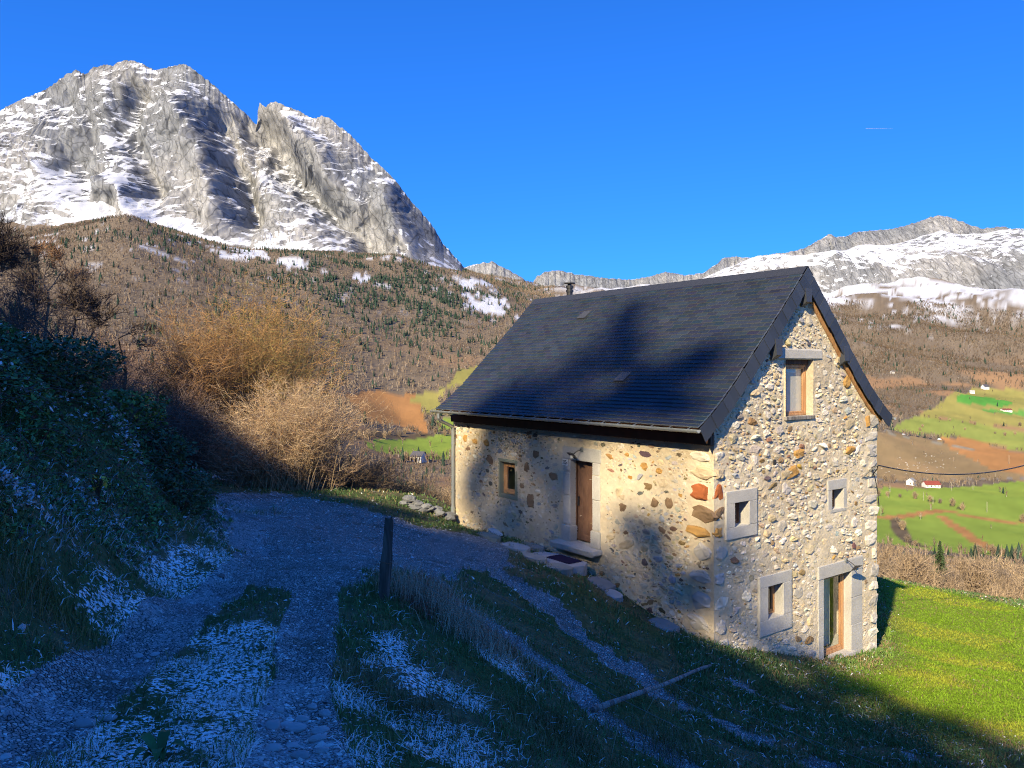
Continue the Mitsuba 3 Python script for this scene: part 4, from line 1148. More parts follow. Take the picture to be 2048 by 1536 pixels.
def conifers(P, h, col):
    n = len(P); sides = 6
    Vs, Fs, Cs = [], [], []
    for z0, z1, r in ((.08, .62, .20), (.34, .84, .15), (.6, 1.0, .10)):
        th = np.arange(sides) * 2 * np.pi / sides + rf.uniform(0, 6, (n, 1))
        rj = r * rf.uniform(.65, 1.25, (n, sides))
        ring = P[:, None] + np.stack([np.cos(th) * rj, np.sin(th) * rj, z0 + rf.uniform(-.05, .05, (n, sides))], -1) * h[:, None, None]
        top = P[:, None] + np.stack([0 * h, 0 * h, z1 * h], -1)[:, None]
        V = np.concatenate([ring, top], 1)
        f = np.array([[j, (j + 1) % sides, sides] for j in range(sides)])
        Vs.append(V.reshape(-1, 3)); Fs.append((f[None] + (np.arange(n) * (sides + 1))[:, None, None]).reshape(-1, 3))
        Cs.append(np.repeat(col, sides + 1, 0) * rf.normal(1, .12, (n * (sides + 1), 1)))
    return cat([(a, b, np.clip(c, .005, .6)) for a, b, c in zip(Vs, Fs, Cs)])


N = 200000
r_ = np.sqrt(rf.uniform(230 ** 2, 3300 ** 2, N)); ph = np.radians(rf.uniform(-41, 40, N))
r2 = np.exp(rf.uniform(math.log(200), math.log(900), 9000)); ph2 = np.radians(rf.uniform(-36.5, 36.5, 9000))
r_, ph = np.concatenate([r_, r2]), np.concatenate([ph, ph2])
x, y = r_ * np.sin(ph), r_ * np.cos(ph)
pxx = CX + x / y * F
z = H(x, y)
keep = ~((pxx < 925) & (y > 1760)) & ~((pxx > 1110) & (pxx < 1560) & (y > 500))
x, y, z, r_ = x[keep], y[keep], z[keep], r_[keep]
_, op = cover(x, y, z)
sn = snow_at(x, y, z)
br = sstep(0.54, 0.64, fb(x / 130, y / 130, 0, 3, 55)) * sstep(60, -20, z)
dens = np.where(op > .5, 0.012, 1.0) * (1 - .85 * br) * sstep(560, 380, z + (fb(x / 200, y / 200, 0, 3, 56) - .5) * 300)
dens *= np.where(x > 900, 0.25 + 0.75 * sstep(.42, .6, fb(x / 110, y / 110, 0, 3, 57)), 1)
dens = np.maximum(dens, (x > 700) * (y > 1900) * sstep(.50, .58, fb(x / 95, y / 150, 0, 4, 77)) * sstep(560, 330, z))
dens = np.where((x > 700) & (y > 1900) & (z > 170), dens * sstep(.42, .55, fb(x / 95, y / 150, 0, 4, 77)), dens)
keep = rf.uniform(size=len(x)) < dens
x, y, z, r_, op = x[keep], y[keep], z[keep], r_[keep], op[keep]
cc_ = hit(800, 585, y0=60)
con = 0.03 + 0.85 * np.exp(-(((x - cc_[0]) / 260) ** 2 + ((y - cc_[1]) / 260) ** 2)) * sstep(.40, .56, fb(x / 60, y / 60, 0, 3, 58)) + .25 * sstep(.62, .70, fb(x / 70, y / 70, 0, 3, 59)) * (x < 300)
isc = rf.uniform(size=len(x)) < con
P = np.stack([x, y, z - .4], 1)
hb = rf.uniform(4.5, 9, len(x)) * np.where(r_ < 500, .55, 1) * np.where(r_ > 2000, 1.35, 1)
tone = fb(x / 70, y / 70, 0, 3, 60)[:, None]
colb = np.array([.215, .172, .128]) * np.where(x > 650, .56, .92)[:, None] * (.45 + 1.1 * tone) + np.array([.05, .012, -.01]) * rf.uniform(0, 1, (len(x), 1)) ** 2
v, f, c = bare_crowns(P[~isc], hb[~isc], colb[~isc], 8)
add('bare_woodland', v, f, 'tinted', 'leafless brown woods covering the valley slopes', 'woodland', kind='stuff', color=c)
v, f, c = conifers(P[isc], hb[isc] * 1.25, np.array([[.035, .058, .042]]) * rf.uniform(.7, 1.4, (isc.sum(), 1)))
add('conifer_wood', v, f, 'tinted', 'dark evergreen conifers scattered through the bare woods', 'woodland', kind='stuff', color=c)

# ---------------------------------------------------------------- grass
rg = np.random.default_rng(202)


def in_house(x, y, m=0.0):
    dx, dy = x - C0[0], y - C0[1]
    a, s = dx * U[0] + dy * U[1], dx * VV[0] + dy * VV[1]
    return (a > -m) & (a < HL + m) & (s > -m) & (s < HW + m)


def blades(P, h, w, lean):
    n = len(P)
    th = rg.uniform(0, 2 * np.pi, n)
    sd = np.stack([np.cos(th), np.sin(th), 0 * th], 1) * (w / 2)[:, None]
    th2 = rg.uniform(0, 2 * np.pi, n)
    ln = np.stack([np.cos(th2), np.sin(th2), 0 * th2], 1) * (h * lean)[:, None]
    up = np.stack([0 * h, 0 * h, h], 1)
    mid = P + up * .6 + ln * .35
    tip = P + up * np.sqrt(np.maximum(.15, 1 - lean * .4))[:, None] + ln
    V = np.stack([P - sd, P + sd, mid - sd * .8, mid + sd * .8, tip], 1).reshape(-1, 3)
    f = np.array([[0, 1, 3], [0, 3, 2], [2, 3, 4]])
    return V, (f[None] + (np.arange(n) * 5)[:, None, None]).reshape(-1, 3)


def scatter(n, r0, r1, ph0=-36, ph1=36):
    r = np.exp(rg.uniform(math.log(r0), math.log(r1), n)); ph = np.radians(rg.uniform(ph0, ph1, n))
    return r * np.sin(ph), r * np.cos(ph), r


x, y, r_ = (lambda a, b: [np.concatenate([p, q_]) for p, q_ in zip(a, b)])(scatter(235000, 3.4, 44), scatter(110000, 11, 44, 12, 36))
g_ = gravel_mask(x, y); fr_m = frost_mask(x, y); lu = lush(x, y)
tuft = fb(x / .45, y / .45, 0, 3, 203)
ok = (g_ < .02) & ~in_house(x, y, .02) & (rg.uniform(size=len(x)) < np.clip(.25 + 1.6 * (tuft - .3) + lu * 1.6, .12, 1)) 
x, y, r_, fr_m, lu, tuft = x[ok], y[ok], r_[ok], fr_m[ok], lu[ok], tuft[ok]
P = np.stack([x, y, H(x, y) - .012], 1)
between = (seg_dist(x, y, LEFT_RUT) < 1.15) & (seg_dist(x, y, RIGHT_RUT) < 1.15)
h = (rg.uniform(.045, .13, len(x)) * (.6 + .9 * tuft)) * np.where(lu > .5, .62, 1) * np.where(between & (r_ < 14), .6, 1)
w_ = np.maximum(rg.uniform(.004, .008, len(x)), r_ * .0011)
dry = rg.uniform(size=len(x)) < (.16 + .5 * sstep(.55, .7, fb(x / 1.1, y / 1.1, 0, 3, 204))) * (1 - .72 * lu)
fro = rg.uniform(size=len(x)) < np.clip(fr_m * .65 + .05, 0, .55) * (1 - lu)
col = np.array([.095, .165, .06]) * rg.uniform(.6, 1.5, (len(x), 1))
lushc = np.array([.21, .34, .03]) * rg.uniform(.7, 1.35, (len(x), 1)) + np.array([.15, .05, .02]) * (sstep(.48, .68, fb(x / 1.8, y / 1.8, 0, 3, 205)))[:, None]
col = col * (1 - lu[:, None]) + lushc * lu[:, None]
col = np.where(dry[:, None], np.array([.27, .21, .11]) * rg.uniform(.7, 1.3, (len(x), 1)), col)
col = np.where(fro[:, None], np.array([.88, .91, .92]) * rg.uniform(.75, 1.1, (len(x), 1)), col)
v, f = blades(P, h * np.where(fro, .7, 1), w_ * np.where(fro, 1.35, 1), np.where(fro, rg.uniform(.9, 2.2, len(x)), rg.uniform(.2, 1.0, len(x))))
sel_l = lu > .5
for nm, lab, mk in (('meadow_grass', 'bright sunlit green meadow grass beside the house', sel_l), ('grass', 'rough frosted green and dry grass along the track', ~sel_l)):
    idx = np.nonzero(mk)[0]
    vv = v.reshape(-1, 5, 3)[idx].reshape(-1, 3)
    ff = (np.array([[0, 1, 3], [0, 3, 2], [2, 3, 4]])[None] + (np.arange(len(idx)) * 5)[:, None, None]).reshape(-1, 3)
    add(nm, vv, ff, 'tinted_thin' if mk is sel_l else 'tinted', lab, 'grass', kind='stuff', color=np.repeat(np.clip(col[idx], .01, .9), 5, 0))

# gravel
x, y, r_ = scatter(90000, 3.4, 28)
g_ = gravel_mask(x, y)
ok = (rg.uniform(size=len(x)) < np.where(g_ > .03, .62, np.where(g_ > -.3, .20, .006))) & ~in_house(x, y)
x, y, r_ = x[ok], y[ok], r_[ok]
P = np.stack([x, y, H(x, y)], 1)
sz = np.maximum(rg.lognormal(math.log(.011), .45, len(x)), r_ * .0013) * np.where(rg.uniform(size=len(x)) < .02, 1.9, 1)
oc = np.array([[1, 0, 0], [0, 1, 0], [-1, 0, 0], [0, -1, 0], [0, 0, .7], [0, 0, -.7]])
jit = oc[None] * rg.uniform(.6, 1.25, (len(x), 6, 1)) + rg.normal(0, .18, (len(x), 6, 3))
th = rg.uniform(0, 6.28, len(x)); ct, s_t = np.cos(th), np.sin(th)
jit = np.stack([jit[..., 0] * ct[:, None] - jit[..., 1] * s_t[:, None] * .8, jit[..., 0] * s_t[:, None] + jit[..., 1] * ct[:, None] * .8, jit[..., 2] * .8], -1)
v = (P[:, None] + jit * sz[:, None, None]).reshape(-1, 3)
of = np.array([[0, 1, 4], [1, 2, 4], [2, 3, 4], [3, 0, 4], [1, 0, 5], [2, 1, 5], [3, 2, 5], [0, 3, 5]])
f = (of[None] + (np.arange(len(x)) * 6)[:, None, None]).reshape(-1, 3)
gcol = np.array([.37, .38, .39]) * np.clip(rg.lognormal(.05, .6, (len(x), 1)), .3, 2.2) + rg.normal(0, .008, (len(x), 3))
add('loose_gravel', v, f, 'tinted', 'broken grey gravel strewn over the track and yard', 'gravel', kind='stuff', color=np.repeat(np.clip(gcol, .03, .75), 6, 0))
for (px, py, wd) in [(545, 1455, .06), (590, 1460, .07), (640, 1465, .055), (635, 1480, .05), (605, 1440, .045), (600, 1515, .05), (570, 1452, .04), (650, 1430, .05), (560, 1425, .035), (625, 1415, .04), (545, 1500, .045), (645, 1505, .04), (215, 1440, .05), (170, 1452, .06), (275, 1315, .045), (310, 1312, .04)]:
    c = hit(px, py)
    m = trimesh.creation.icosphere(2, 1.0); vv = np.array(m.vertices)
    vv = vv * (1 + .5 * (fb(vv[:, 0] * 1.4 + px, vv[:, 1] * 1.4, vv[:, 2] * 1.4, 3, 7) - .5)[:, None]) * [wd * 1.2, wd * .9, wd * .45]
    a = rg.uniform(0, 6.28); vv = np.stack([vv[:, 0] * math.cos(a) - vv[:, 1] * math.sin(a), vv[:, 0] * math.sin(a) + vv[:, 1] * math.cos(a), vv[:, 2]], 1)
    add(newkey('loose_stone'), vv + c + [0, 0, wd * .2], np.array(m.faces), 'stone', 'pale stone lying loose in the gravel of the wheel ruts', 'stone', 'loose stones in the wheel ruts', color=np.array([.34, .35, .36]) * rg.uniform(.8, 1.2), smooth=True)


# ---------------------------------------------------------------- leaves, shrubs and bare trees
def leaves(P, size, up=.6):
    n = len(P)
    nrm = rg.normal(size=(n, 3)); nrm[:, 2] = np.abs(nrm[:, 2]) + up; nrm /= np.linalg.norm(nrm, axis=1, keepdims=True)
    a = np.cross(nrm, rg.normal(size=(n, 3))); a /= np.linalg.norm(a, axis=1, keepdims=True)
    b = np.cross(nrm, a)
    s = (size * np.ones(n))[:, None]
    V = np.stack([P - a * s, P + b * s * .55 - nrm * s * .15, P + a * s, P - b * s * .55 - nrm * s * .15], 1).reshape(-1, 3)
    f = np.array([[0, 1, 2], [0, 2, 3]])
    return V, (f[None] + (np.arange(n) * 4)[:, None, None]).reshape(-1, 3)


def left_of_rut(x, y):
    p = LEFT_RUT[:, :2]
    xi = np.interp(y, p[:, 1], p[:, 0])
    return xi - x


# the bramble bank
x, y, r_ = scatter(230000, 4.0, 24, -40, -12)
lo = left_of_rut(x, y)
sl_ = H(x - .25, y) - H(x + .25, y)
cl_ = fb(x / .9, y / .9, 0, 3, 211)
edge_ = .80 + .5 * (fb(x / .8, y / .8, 0, 2, 212) - .5)
bank_d = sstep(edge_, edge_ + .8, lo) * np.where(y > 14.5, sstep(-7.0, -8.2, x + .35 * (y - 14.5)), 1)
ok = (rg.uniform(size=len(x)) < bank_d * (.25 + 1.1 * sstep(.35, .6, cl_)))
x, y, r_, lo, cl_ = x[ok], y[ok], r_[ok], lo[ok], cl_[ok]
hh = (.04 + .62 * sstep(.36, .68, cl_) * sstep(1.0, 2.4, lo)) * rg.uniform(.1, 1.0, len(x)) ** .6
P = np.stack([x, y, H(x, y) + hh], 1)
pick = rg.uniform(size=len(x)); zone = fb(x / .6, y / .6, 0, 3, 213)
col = np.array([.075, .135, .05]) * rg.uniform(.6, 1.8, (len(x), 1))
col = np.where((pick < .22)[:, None], np.array([.14, .25, .065]) * rg.uniform(.7, 1.5, (len(x), 1)), col)
col = np.where(((pick > .22) & (pick < .32))[:, None], np.array([.10, .065, .055]) * rg.uniform(.6, 1.4, (len(x), 1)), col)
frost_p = np.clip(.02 + .75 * sstep(.50, .66, zone) * sstep(2.6, 1.0, lo) + .14 * sstep(.60, .70, zone), 0, .8)
col = np.where((rg.uniform(size=len(x)) < frost_p)[:, None], np.array([.55, .64, .66]) * rg.uniform(.6, 1.3, (len(x), 1)), col)
v, f = leaves(P, np.maximum(rg.uniform(.022, .052, len(x)), r_ * .0026))
add('bramble_thicket', v, f, 'tinted_leaf', 'dark bramble and ivy leaves over the steep bank left of the track', 'bramble', kind='stuff', color=np.repeat(np.clip(col, .008, .6), 4, 0))
# hanging grass at the foot of the bank
x, y, r_ = scatter(30000, 4.0, 20, -40, -12)
lo = left_of_rut(x, y)
ok = (rg.uniform(size=len(x)) < sstep(.7, 1.0, lo) * sstep(2.2, 1.3, lo) * (.15 + sstep(.45, .62, fb(x / .7, y / .7, 0, 3, 214))))
x, y, r_ = x[ok], y[ok], r_[ok]
P = np.stack([x, y, H(x, y)], 1)
fro = rg.uniform(size=len(x)) < .25 + .4 * sstep(.45, .6, fb(x / .5, y / .5, 0, 2, 215))
col = np.where((rg.uniform(size=len(x)) < .35)[:, None], np.array([.24, .20, .11]), np.array([.07, .13, .04])) * rg.uniform(.6, 1.4, (len(x), 1))
col = np.where(fro[:, None], np.array([.46, .54, .55]) * rg.uniform(.6, 1.2, (len(x), 1)), col)
v, f = blades(P, rg.uniform(.07, .18, len(x)), np.maximum(.006, r_ * .001), rg.uniform(.8, 1.8, len(x)))
add('bank_grass', v, f, 'tinted', 'drooping frosted grass along the foot of the bank', 'grass', kind='stuff', color=np.repeat(np.clip(col, .01, .7), 5, 0))
# arching bramble canes
seg0, seg1 = [], []
for _ in range(260):
    y0 = math.exp(rg.uniform(math.log(5), math.log(15))); x0 = np.interp(y0, LEFT_RUT[:, 1], LEFT_RUT[:, 0]) - rg.uniform(1.3, 4)
    p = np.array([x0, y0, H(x0, y0).item() + .1]); dv = np.array([rg.normal(.3, .5), rg.normal(0, .5), rg.uniform(.5, 1.0)])
    for k in range(7):
        q_ = p + dv * .14; seg0.append(p); seg1.append(q_); p = q_; dv = dv + [0, 0, -.22]
v, f = tubes(np.array(seg0), np.array(seg1), .005, .004)
add('bramble_canes', v, f, 'tinted', 'thin brown canes arching out of the bramble bank', 'bramble', kind='stuff', color=(.13, .09, .07))


def shrub(key, base, n, height, spread, stem_col, twig_col, label, group=None, lean=(0, 0), seed=0, thick=.012, twigs=14, category='shrub', twl=.45, tw=.010, parts=True, jx=.22):
    r = np.random.default_rng(seed + 1000)
    S0, S1, R0, R1, TB, TT = [], [], [], [], [], []
    for _ in range(n):
        th = r.uniform(0, 6.283); out = spread * math.sqrt(r.uniform(0, 1)); hgt = height * r.uniform(.6, 1.0) * (1 - .30 * (out / spread) ** 2)
        b = np.array([r.normal(0, spread * jx), r.normal(0, spread * jx), -.1])
        e = np.array([b[0] + math.cos(th) * out + lean[0] * hgt, b[1] + math.sin(th) * out + lean[1] * hgt, hgt])
        m1 = b + np.array([(e[0] - b[0]) * .28, (e[1] - b[1]) * .28, hgt * .5]) + r.normal(0, .06, 3) * spread * .3
        ts = np.linspace(0, 1, 6)[:, None]
        pts = (1 - ts) ** 2 * b + 2 * ts * (1 - ts) * m1 + ts ** 2 * e
        rad = thick * r.uniform(.6, 1.2) * (1 - .8 * ts[:, 0])
        S0.append(pts[:-1]); S1.append(pts[1:]); R0.append(rad[:-1]); R1.append(rad[1:])
        tk = r.uniform(.32, 1.0, twigs)
        tb = np.stack([np.interp(tk, ts[:, 0], pts[:, i]) for i in range(3)], 1)
        d_ = r.normal(0, 1, (twigs, 3)) * [1, 1, .45]; d_[:, 2] += .75; d_[:, :2] += .5 * (e - b)[:2] / (np.linalg.norm((e - b)[:2]) + 1e-6)
        d_ /= np.linalg.norm(d_, axis=1, keepdims=True)
        TB.append(tb); TT.append(tb + d_ * (twl * r.uniform(.4, 1.1, (twigs, 1))))
    S0, S1, TB, TT = map(np.vstack, (S0, S1, TB, TT))
    Vs, Fs = tubes(S0, S1, np.concatenate(R0), np.concatenate(R1))
    Vt, Ft = slivers(TB, TT, tw)
    sub_b = TB + (TT - TB) * r.uniform(.3, .8, (len(TB), 1))
    sub_t = sub_b + (TT - TB) * .5 + r.normal(0, .12 * twl / .45, TB.shape)
    Vt2, Ft2 = slivers(sub_b, sub_t, tw * .8)
    base = np.asarray(base, float)
    tc = np.array(twig_col); tc = tc if tc.ndim == 2 else tc[None]
    ct = tc[r.integers(0, len(tc), len(TB) * 2)] * r.normal(1, .2, (len(TB) * 2, 1))
    tag(key, label, category, group)
    add(key + '__stems', Vs + base, Fs, 'tinted', color=np.array(stem_col))
    v, f, _ = cat([(Vt, Ft), (Vt2, Ft2)])
    add(key + '__twigs', v + base, f, 'tinted', color=np.repeat(np.clip(ct, .01, .8), 3, 0))


def tree(key, base, height, trunk_r, col, twig_col, label, seed, spread=.42, levels=5, group=None, first=.3, category='tree', upw=.35, tw=.012):
    r = np.random.default_rng(seed + 500)
    segs, tips = [], []

    def grow_(p, d, l, rad, lev):
        n = 3
        for i in range(n):
            d = d + r.normal(0, .10, 3) + [0, 0, upw * .08]; d /= np.linalg.norm(d)
            q_ = p + d * l / n
            segs.append((p, q_, rad * (1 - .22 * i / n), rad * (1 - .22 * (i + 1) / n), lev)); p = q_
            if lev > 0 and (lev < levels - 1 or i == n - 1):
                for _ in range(r.integers(1, 3)):
                    ax = r.normal(0, 1, 3); ax -= ax @ d * d; ax /= np.linalg.norm(ax)
                    nd = d * r.uniform(.6, .95) + ax * r.uniform(.45, 1.0) * spread * 1.9 + [0, 0, upw * .3]
                    grow_(p, nd / np.linalg.norm(nd), l * r.uniform(.5, .74), rad * .52, lev - 1)
        if lev == 0: tips.append((p, d))
    grow_(np.zeros(3) - [0, 0, .2], np.array([0, 0, 1.0]), height * first, trunk_r, levels)
    S = np.array([np.concatenate([s[0], s[1], [s[2], s[3], s[4]]]) for s in segs])
    sc_ = height / max(S[:, 5].max(), .1); S[:, :6] *= sc_
    base = np.asarray(base, float)
    thickm = S[:, 8] >= levels - 2
    tag(key, label, category, group)
    v, f = tubes(S[thickm, :3], S[thickm, 3:6], np.maximum(S[thickm, 6], .01), np.maximum(S[thickm, 7], .008), 5)
    add(key + '__trunk', v + base, f, 'tinted', color=np.array(col))
    B, E = S[~thickm, :3], S[~thickm, 3:6]
    vt, ft = tubes(B, E, np.maximum(S[~thickm, 6], tw * .45), np.maximum(S[~thickm, 7], tw * .35), 3)
    d_ = (E - B); L_ = np.linalg.norm(d_, axis=1, keepdims=True)
    tb = np.repeat(E, 2, 0); tt_ = tb + (np.repeat(d_ / (L_ + 1e-6), 2, 0) + r.normal(0, .6, tb.shape) + [0, 0, .3]) * height * .045
    vs, fs = slivers(tb, tt_, tw)
    v, f, _ = cat([(vt, ft), (vs, fs)])
    c = np.clip(np.vstack([np.repeat(np.array([twig_col]) * r.normal(1, .15, (len(B), 1)), 6, 0), np.repeat(np.array([twig_col]) * r.normal(1, .2, (len(tb), 1)), 3, 0)]), .01, .7)
    add(key + '__crown', v + base, f, 'tinted', color=c)


def foot(px, Y):
    x_ = (px - CX) / F * Y
    return np.array([x_, Y, H(x_, Y).item()])


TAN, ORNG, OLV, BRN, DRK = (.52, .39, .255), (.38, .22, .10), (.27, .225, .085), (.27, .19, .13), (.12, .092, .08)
shrub(newkey('hazel_bush'), foot(578, 24), 520, 3.7, 2.2, (.34, .25, .15), [TAN, TAN, (.36, .22, .12)], 'big pale tan leafless bush half in sun at the end of the track', seed=1, twigs=26, twl=.5, tw=.009, lean=(.05, 0))
shrub(newkey('willow_bush'), foot(520, 31), 640, 8.9, 2.9, (.30, .21, .10), [ORNG, ORNG, OLV, (.30, .19, .08)], 'tall orange and olive bare willow bush behind the tan bush', seed=2, twigs=32, twl=.7, tw=.015)
shrub(newkey('willow_bush'), foot(405, 29), 330, 6.6, 1.9, (.20, .13, .08), [ORNG, BRN, (.24, .13, .06)], 'rust brown bare bush left of the tall willow bush', seed=3, twigs=28, twl=.7, tw=.015)
for i, (px, Y, hg, sp, cl, lab) in enumerate([
        (470, 23.5, 2.1, 1.5, BRN, 'brown shaded scrub bush at the left foot of the tan bush'),
        (640, 24.5, 1.5, 1.4, BRN, 'low brown scrub at the right foot of the tan bush'),
        (720, 26.0, 1.5, 1.5, (.20, .14, .09), 'low tangled scrub right of the tan bush'),
        (790, 27.5, 1.25, 1.3, (.22, .16, .10), 'low twiggy scrub left of the rubble wall'),
        (845, 28.5, 1.2, 1.2, (.24, .18, .11), 'low twiggy scrub behind the rubble wall'),
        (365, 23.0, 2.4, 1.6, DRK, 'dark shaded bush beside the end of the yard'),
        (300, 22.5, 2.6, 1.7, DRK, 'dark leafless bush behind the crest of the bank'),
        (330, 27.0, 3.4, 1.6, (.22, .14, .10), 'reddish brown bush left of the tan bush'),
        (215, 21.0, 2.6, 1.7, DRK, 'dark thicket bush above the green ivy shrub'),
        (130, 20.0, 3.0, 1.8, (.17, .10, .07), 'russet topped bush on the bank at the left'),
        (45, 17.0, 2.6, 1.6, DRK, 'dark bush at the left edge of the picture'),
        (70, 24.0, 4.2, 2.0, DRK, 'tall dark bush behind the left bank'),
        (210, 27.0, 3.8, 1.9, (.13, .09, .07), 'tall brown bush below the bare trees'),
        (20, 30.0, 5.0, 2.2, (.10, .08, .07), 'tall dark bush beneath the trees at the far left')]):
    shrub(newkey('bare_bush'), foot(px, Y), 110, hg, sp, tuple(np.array(cl) * .9), [cl, tuple(np.array(cl) * 1.25)], lab, seed=20 + i, twigs=20, twl=.5, tw=.013)
for i, (px, Y, hg, cl, tc, lab) in enumerate([
        (300, 30, 4.9, (.06, .045, .04), (.07, .05, .045), 'dark fan-shaped bare tree left of the willow bush'),
        (98, 44, 9.0, (.34, .24, .16), (.26, .15, .085), 'sunlit rust-coloured bare tree at the far left'),
        (175, 34, 5.6, (.07, .055, .05), (.09, .07, .06), 'dark bare tree in the middle of the left slope'),
        (140, 27, 5.0, (.10, .085, .075), (.11, .085, .07), 'grey bare tree with pale broken branches on the left slope'),
        (-40, 19, 4.8, (.04, .033, .03), (.05, .04, .037), 'black-branched tree reaching in from the left edge'),
        (40, 38, 7.0, (.12, .09, .07), (.14, .10, .07), 'brown bare tree behind the dark bush at the left'),
        (457, 40, 8.6, (.42, .33, .24), (.28, .19, .11), 'slender bare tree with a pale straight trunk behind the bushes'),
        (235, 40, 6.0, (.10, .08, .06), (.12, .09, .065), 'small bare tree behind the dark fan-shaped tree')]):
    tree(newkey('bare_tree'), foot(px, Y), hg, hg * .016, cl, tc, lab, i, spread=.5 if i != 6 else .25, levels=5, tw=.011 + .0004 * Y)

# green shrubs on the bank
def leafy(key, base, rx, rz, n, cols, label, seed, size=.05, category='shrub'):
    r = np.random.default_rng(seed + 300)
    d_ = r.normal(size=(n, 3)); d_ /= np.linalg.norm(d_, axis=1, keepdims=True)
    P = d_ * (r.uniform(.35, 1, (n, 1)) ** .5) * [rx, rx, rz] * (0.7 + .6 * fb(d_[:, 0] * 2 + seed, d_[:, 1] * 2, d_[:, 2] * 2, 3, seed))[:, None]
    v, f = leaves(P + base + [0, 0, rz * .75], size * r.uniform(.6, 1.2, n))
    c = np.array(cols)[r.integers(0, len(cols), n)] * r.uniform(.7, 1.35, (n, 1))
    tag(key, label, category)
    add(key + '__foliage', v, f, 'tinted_leaf', color=np.repeat(np.clip(c, .01, .6), 4, 0))
    st = np.stack([r.normal(0, rx * .5, 14), r.normal(0, rx * .5, 14), np.full(14, rz * 1.2)], 1)
    v, f = tubes(np.tile(base - [0, 0, .1], (14, 1)), st + base, .012, .005)
    add(key + '__stems', v, f, 'tinted', color=(.10, .07, .05))


leafy(newkey('ivy_shrub'), foot(235, 13.2) + [0, 0, .25], .85, .42, 1700, [(.09, .16, .035), (.16, .24, .045), (.06, .11, .035)], 'bright green leafy shrub on the crest of the bank', 1, .055)
leafy(newkey('ivy_shrub'), foot(300, 13.0) + [0, 0, .1], .7, .40, 1400, [(.04, .085, .035), (.06, .11, .04)], 'dark green leafy shrub at the right end of the bank', 2, .05)
leafy(newkey('ivy_shrub'), foot(120, 11.5) + [0, 0, .2], 0.9, .4, 2200, [(.06, .11, .045), (.09, .15, .05), (.10, .10, .06)], 'dark ivy mound high on the left bank', 3, .05)
leafy(newkey('ivy_shrub'), foot(360, 12.4), .6, .45, 1300, [(.035, .07, .03), (.06, .11, .04)], 'dark green shrub overhanging the track at the bank end', 4, .045)
leafy(newkey('yellow_leaf_sprig'), hit(198, 1025) + [0, 0, .3], .10, .10, 26, [(.42, .33, .04), (.35, .30, .05)], 'yellow autumn leaves glowing in the dark bank', 5, .045, 'sprig')
k = newkey('dock_plant'); r = np.random.default_rng(5)
b = hit(318, 1520); tag(k, 'broad-leaved green dock plant at the lower edge beside the rut', 'plant')
for j in range(9):
    th = r.uniform(0, 6.28); L_ = r.uniform(.10, .19); dd = np.array([math.cos(th), math.sin(th), 0]); sd = np.array([-dd[1], dd[0], 0])
    ts = np.linspace(0, 1, 6); pts = b + dd * (ts * L_)[:, None] + np.array([0, 0, 1]) * (.13 * np.sin(ts * 2.4) * L_ / .19)[:, None]
    wv = .034 * np.sin(np.pi * np.clip(ts, .04, .97)) ** .7
    add(k + '__leaf', np.stack([pts - sd * wv[:, None], pts + [0, 0, -.006], pts + sd * wv[:, None]], 1).reshape(-1, 3), grid_faces(6, 3), 'tinted_leaf', color=np.array([.05, .12, .03]) * r.uniform(.8, 1.3))

# dry bracken and dry tall grass by the post
def tussock(key, base, n, h, rad, cols, label, seed, category='grass tuft', w=.006):
    r = np.random.default_rng(seed + 70)
    P = np.stack([r.normal(0, rad, n), r.normal(0, rad, n), np.zeros(n)], 1) + base
    P[:, 2] = H(P[:, 0], P[:, 1]) - .02
    v, f = blades(P, h * r.uniform(.5, 1.1, n), np.full(n, w), r.uniform(.15, .8, n))
    c = np.array(cols)[r.integers(0, len(cols), n)] * r.uniform(.7, 1.3, (n, 1))
    add(key, v, f, 'tinted', label, category, kind='stuff', color=np.repeat(np.clip(c, .01, .7), 5, 0))


DG = [(.46, .35, .25), (.38, .28, .20), (.52, .44, .34)]
for i, (px, py, n, hh_, rad, cols, lab) in enumerate([
        (800, 1190, 260, .55, .16, DG, 'dry pale grass tuft at the foot of the fence post'), (880, 1215, 420, .50, .24, DG, 'tall dry grass clump right of the fence post'),
        (930, 1265, 460, .48, .26, DG, 'widest dry grass clump on the verge'), (975, 1300, 420, .42, .24, DG, 'dry grass clump at the lower end of the verge'),
        (870, 1185, 260, .34, .2, [(.28, .11, .075), (.34, .15, .09)], 'rust-red dead bracken among the dry grass'), (840, 1225, 200, .26, .16, [(.24, .10, .075), (.17, .08, .06)], 'dark dead bracken at the left of the verge'), (985, 1285, 200, .30, .16, [(.28, .11, .075), (.34, .15, .09)], 'rust-red dead bracken at the lower end of the verge'),
        (1330, 1500, 420, .34, .3, [(.26, .22, .15), (.2, .17, .11), (.07, .09, .03)], 'pale dry tussock at the lower edge right of centre'), (1120, 1470, 380, .28, .3, [(.10, .11, .05), (.2, .17, .11), (.06, .07, .03)], 'mixed green and dry tussock below the fallen pole'),
        (830, 1420, 300, .2, .22, [(.06, .08, .03), (.17, .13, .07)], 'rough tussock in the middle of the verge'), (60, 1190, 420, .36, .22, [(.20, .18, .07), (.12, .13, .04), (.24, .21, .13)], 'olive grass tussock on the left bank')]):
    tussock(newkey('grass_tussock'), hit(px, py), n, hh_, rad, cols, lab, i)
seg = []
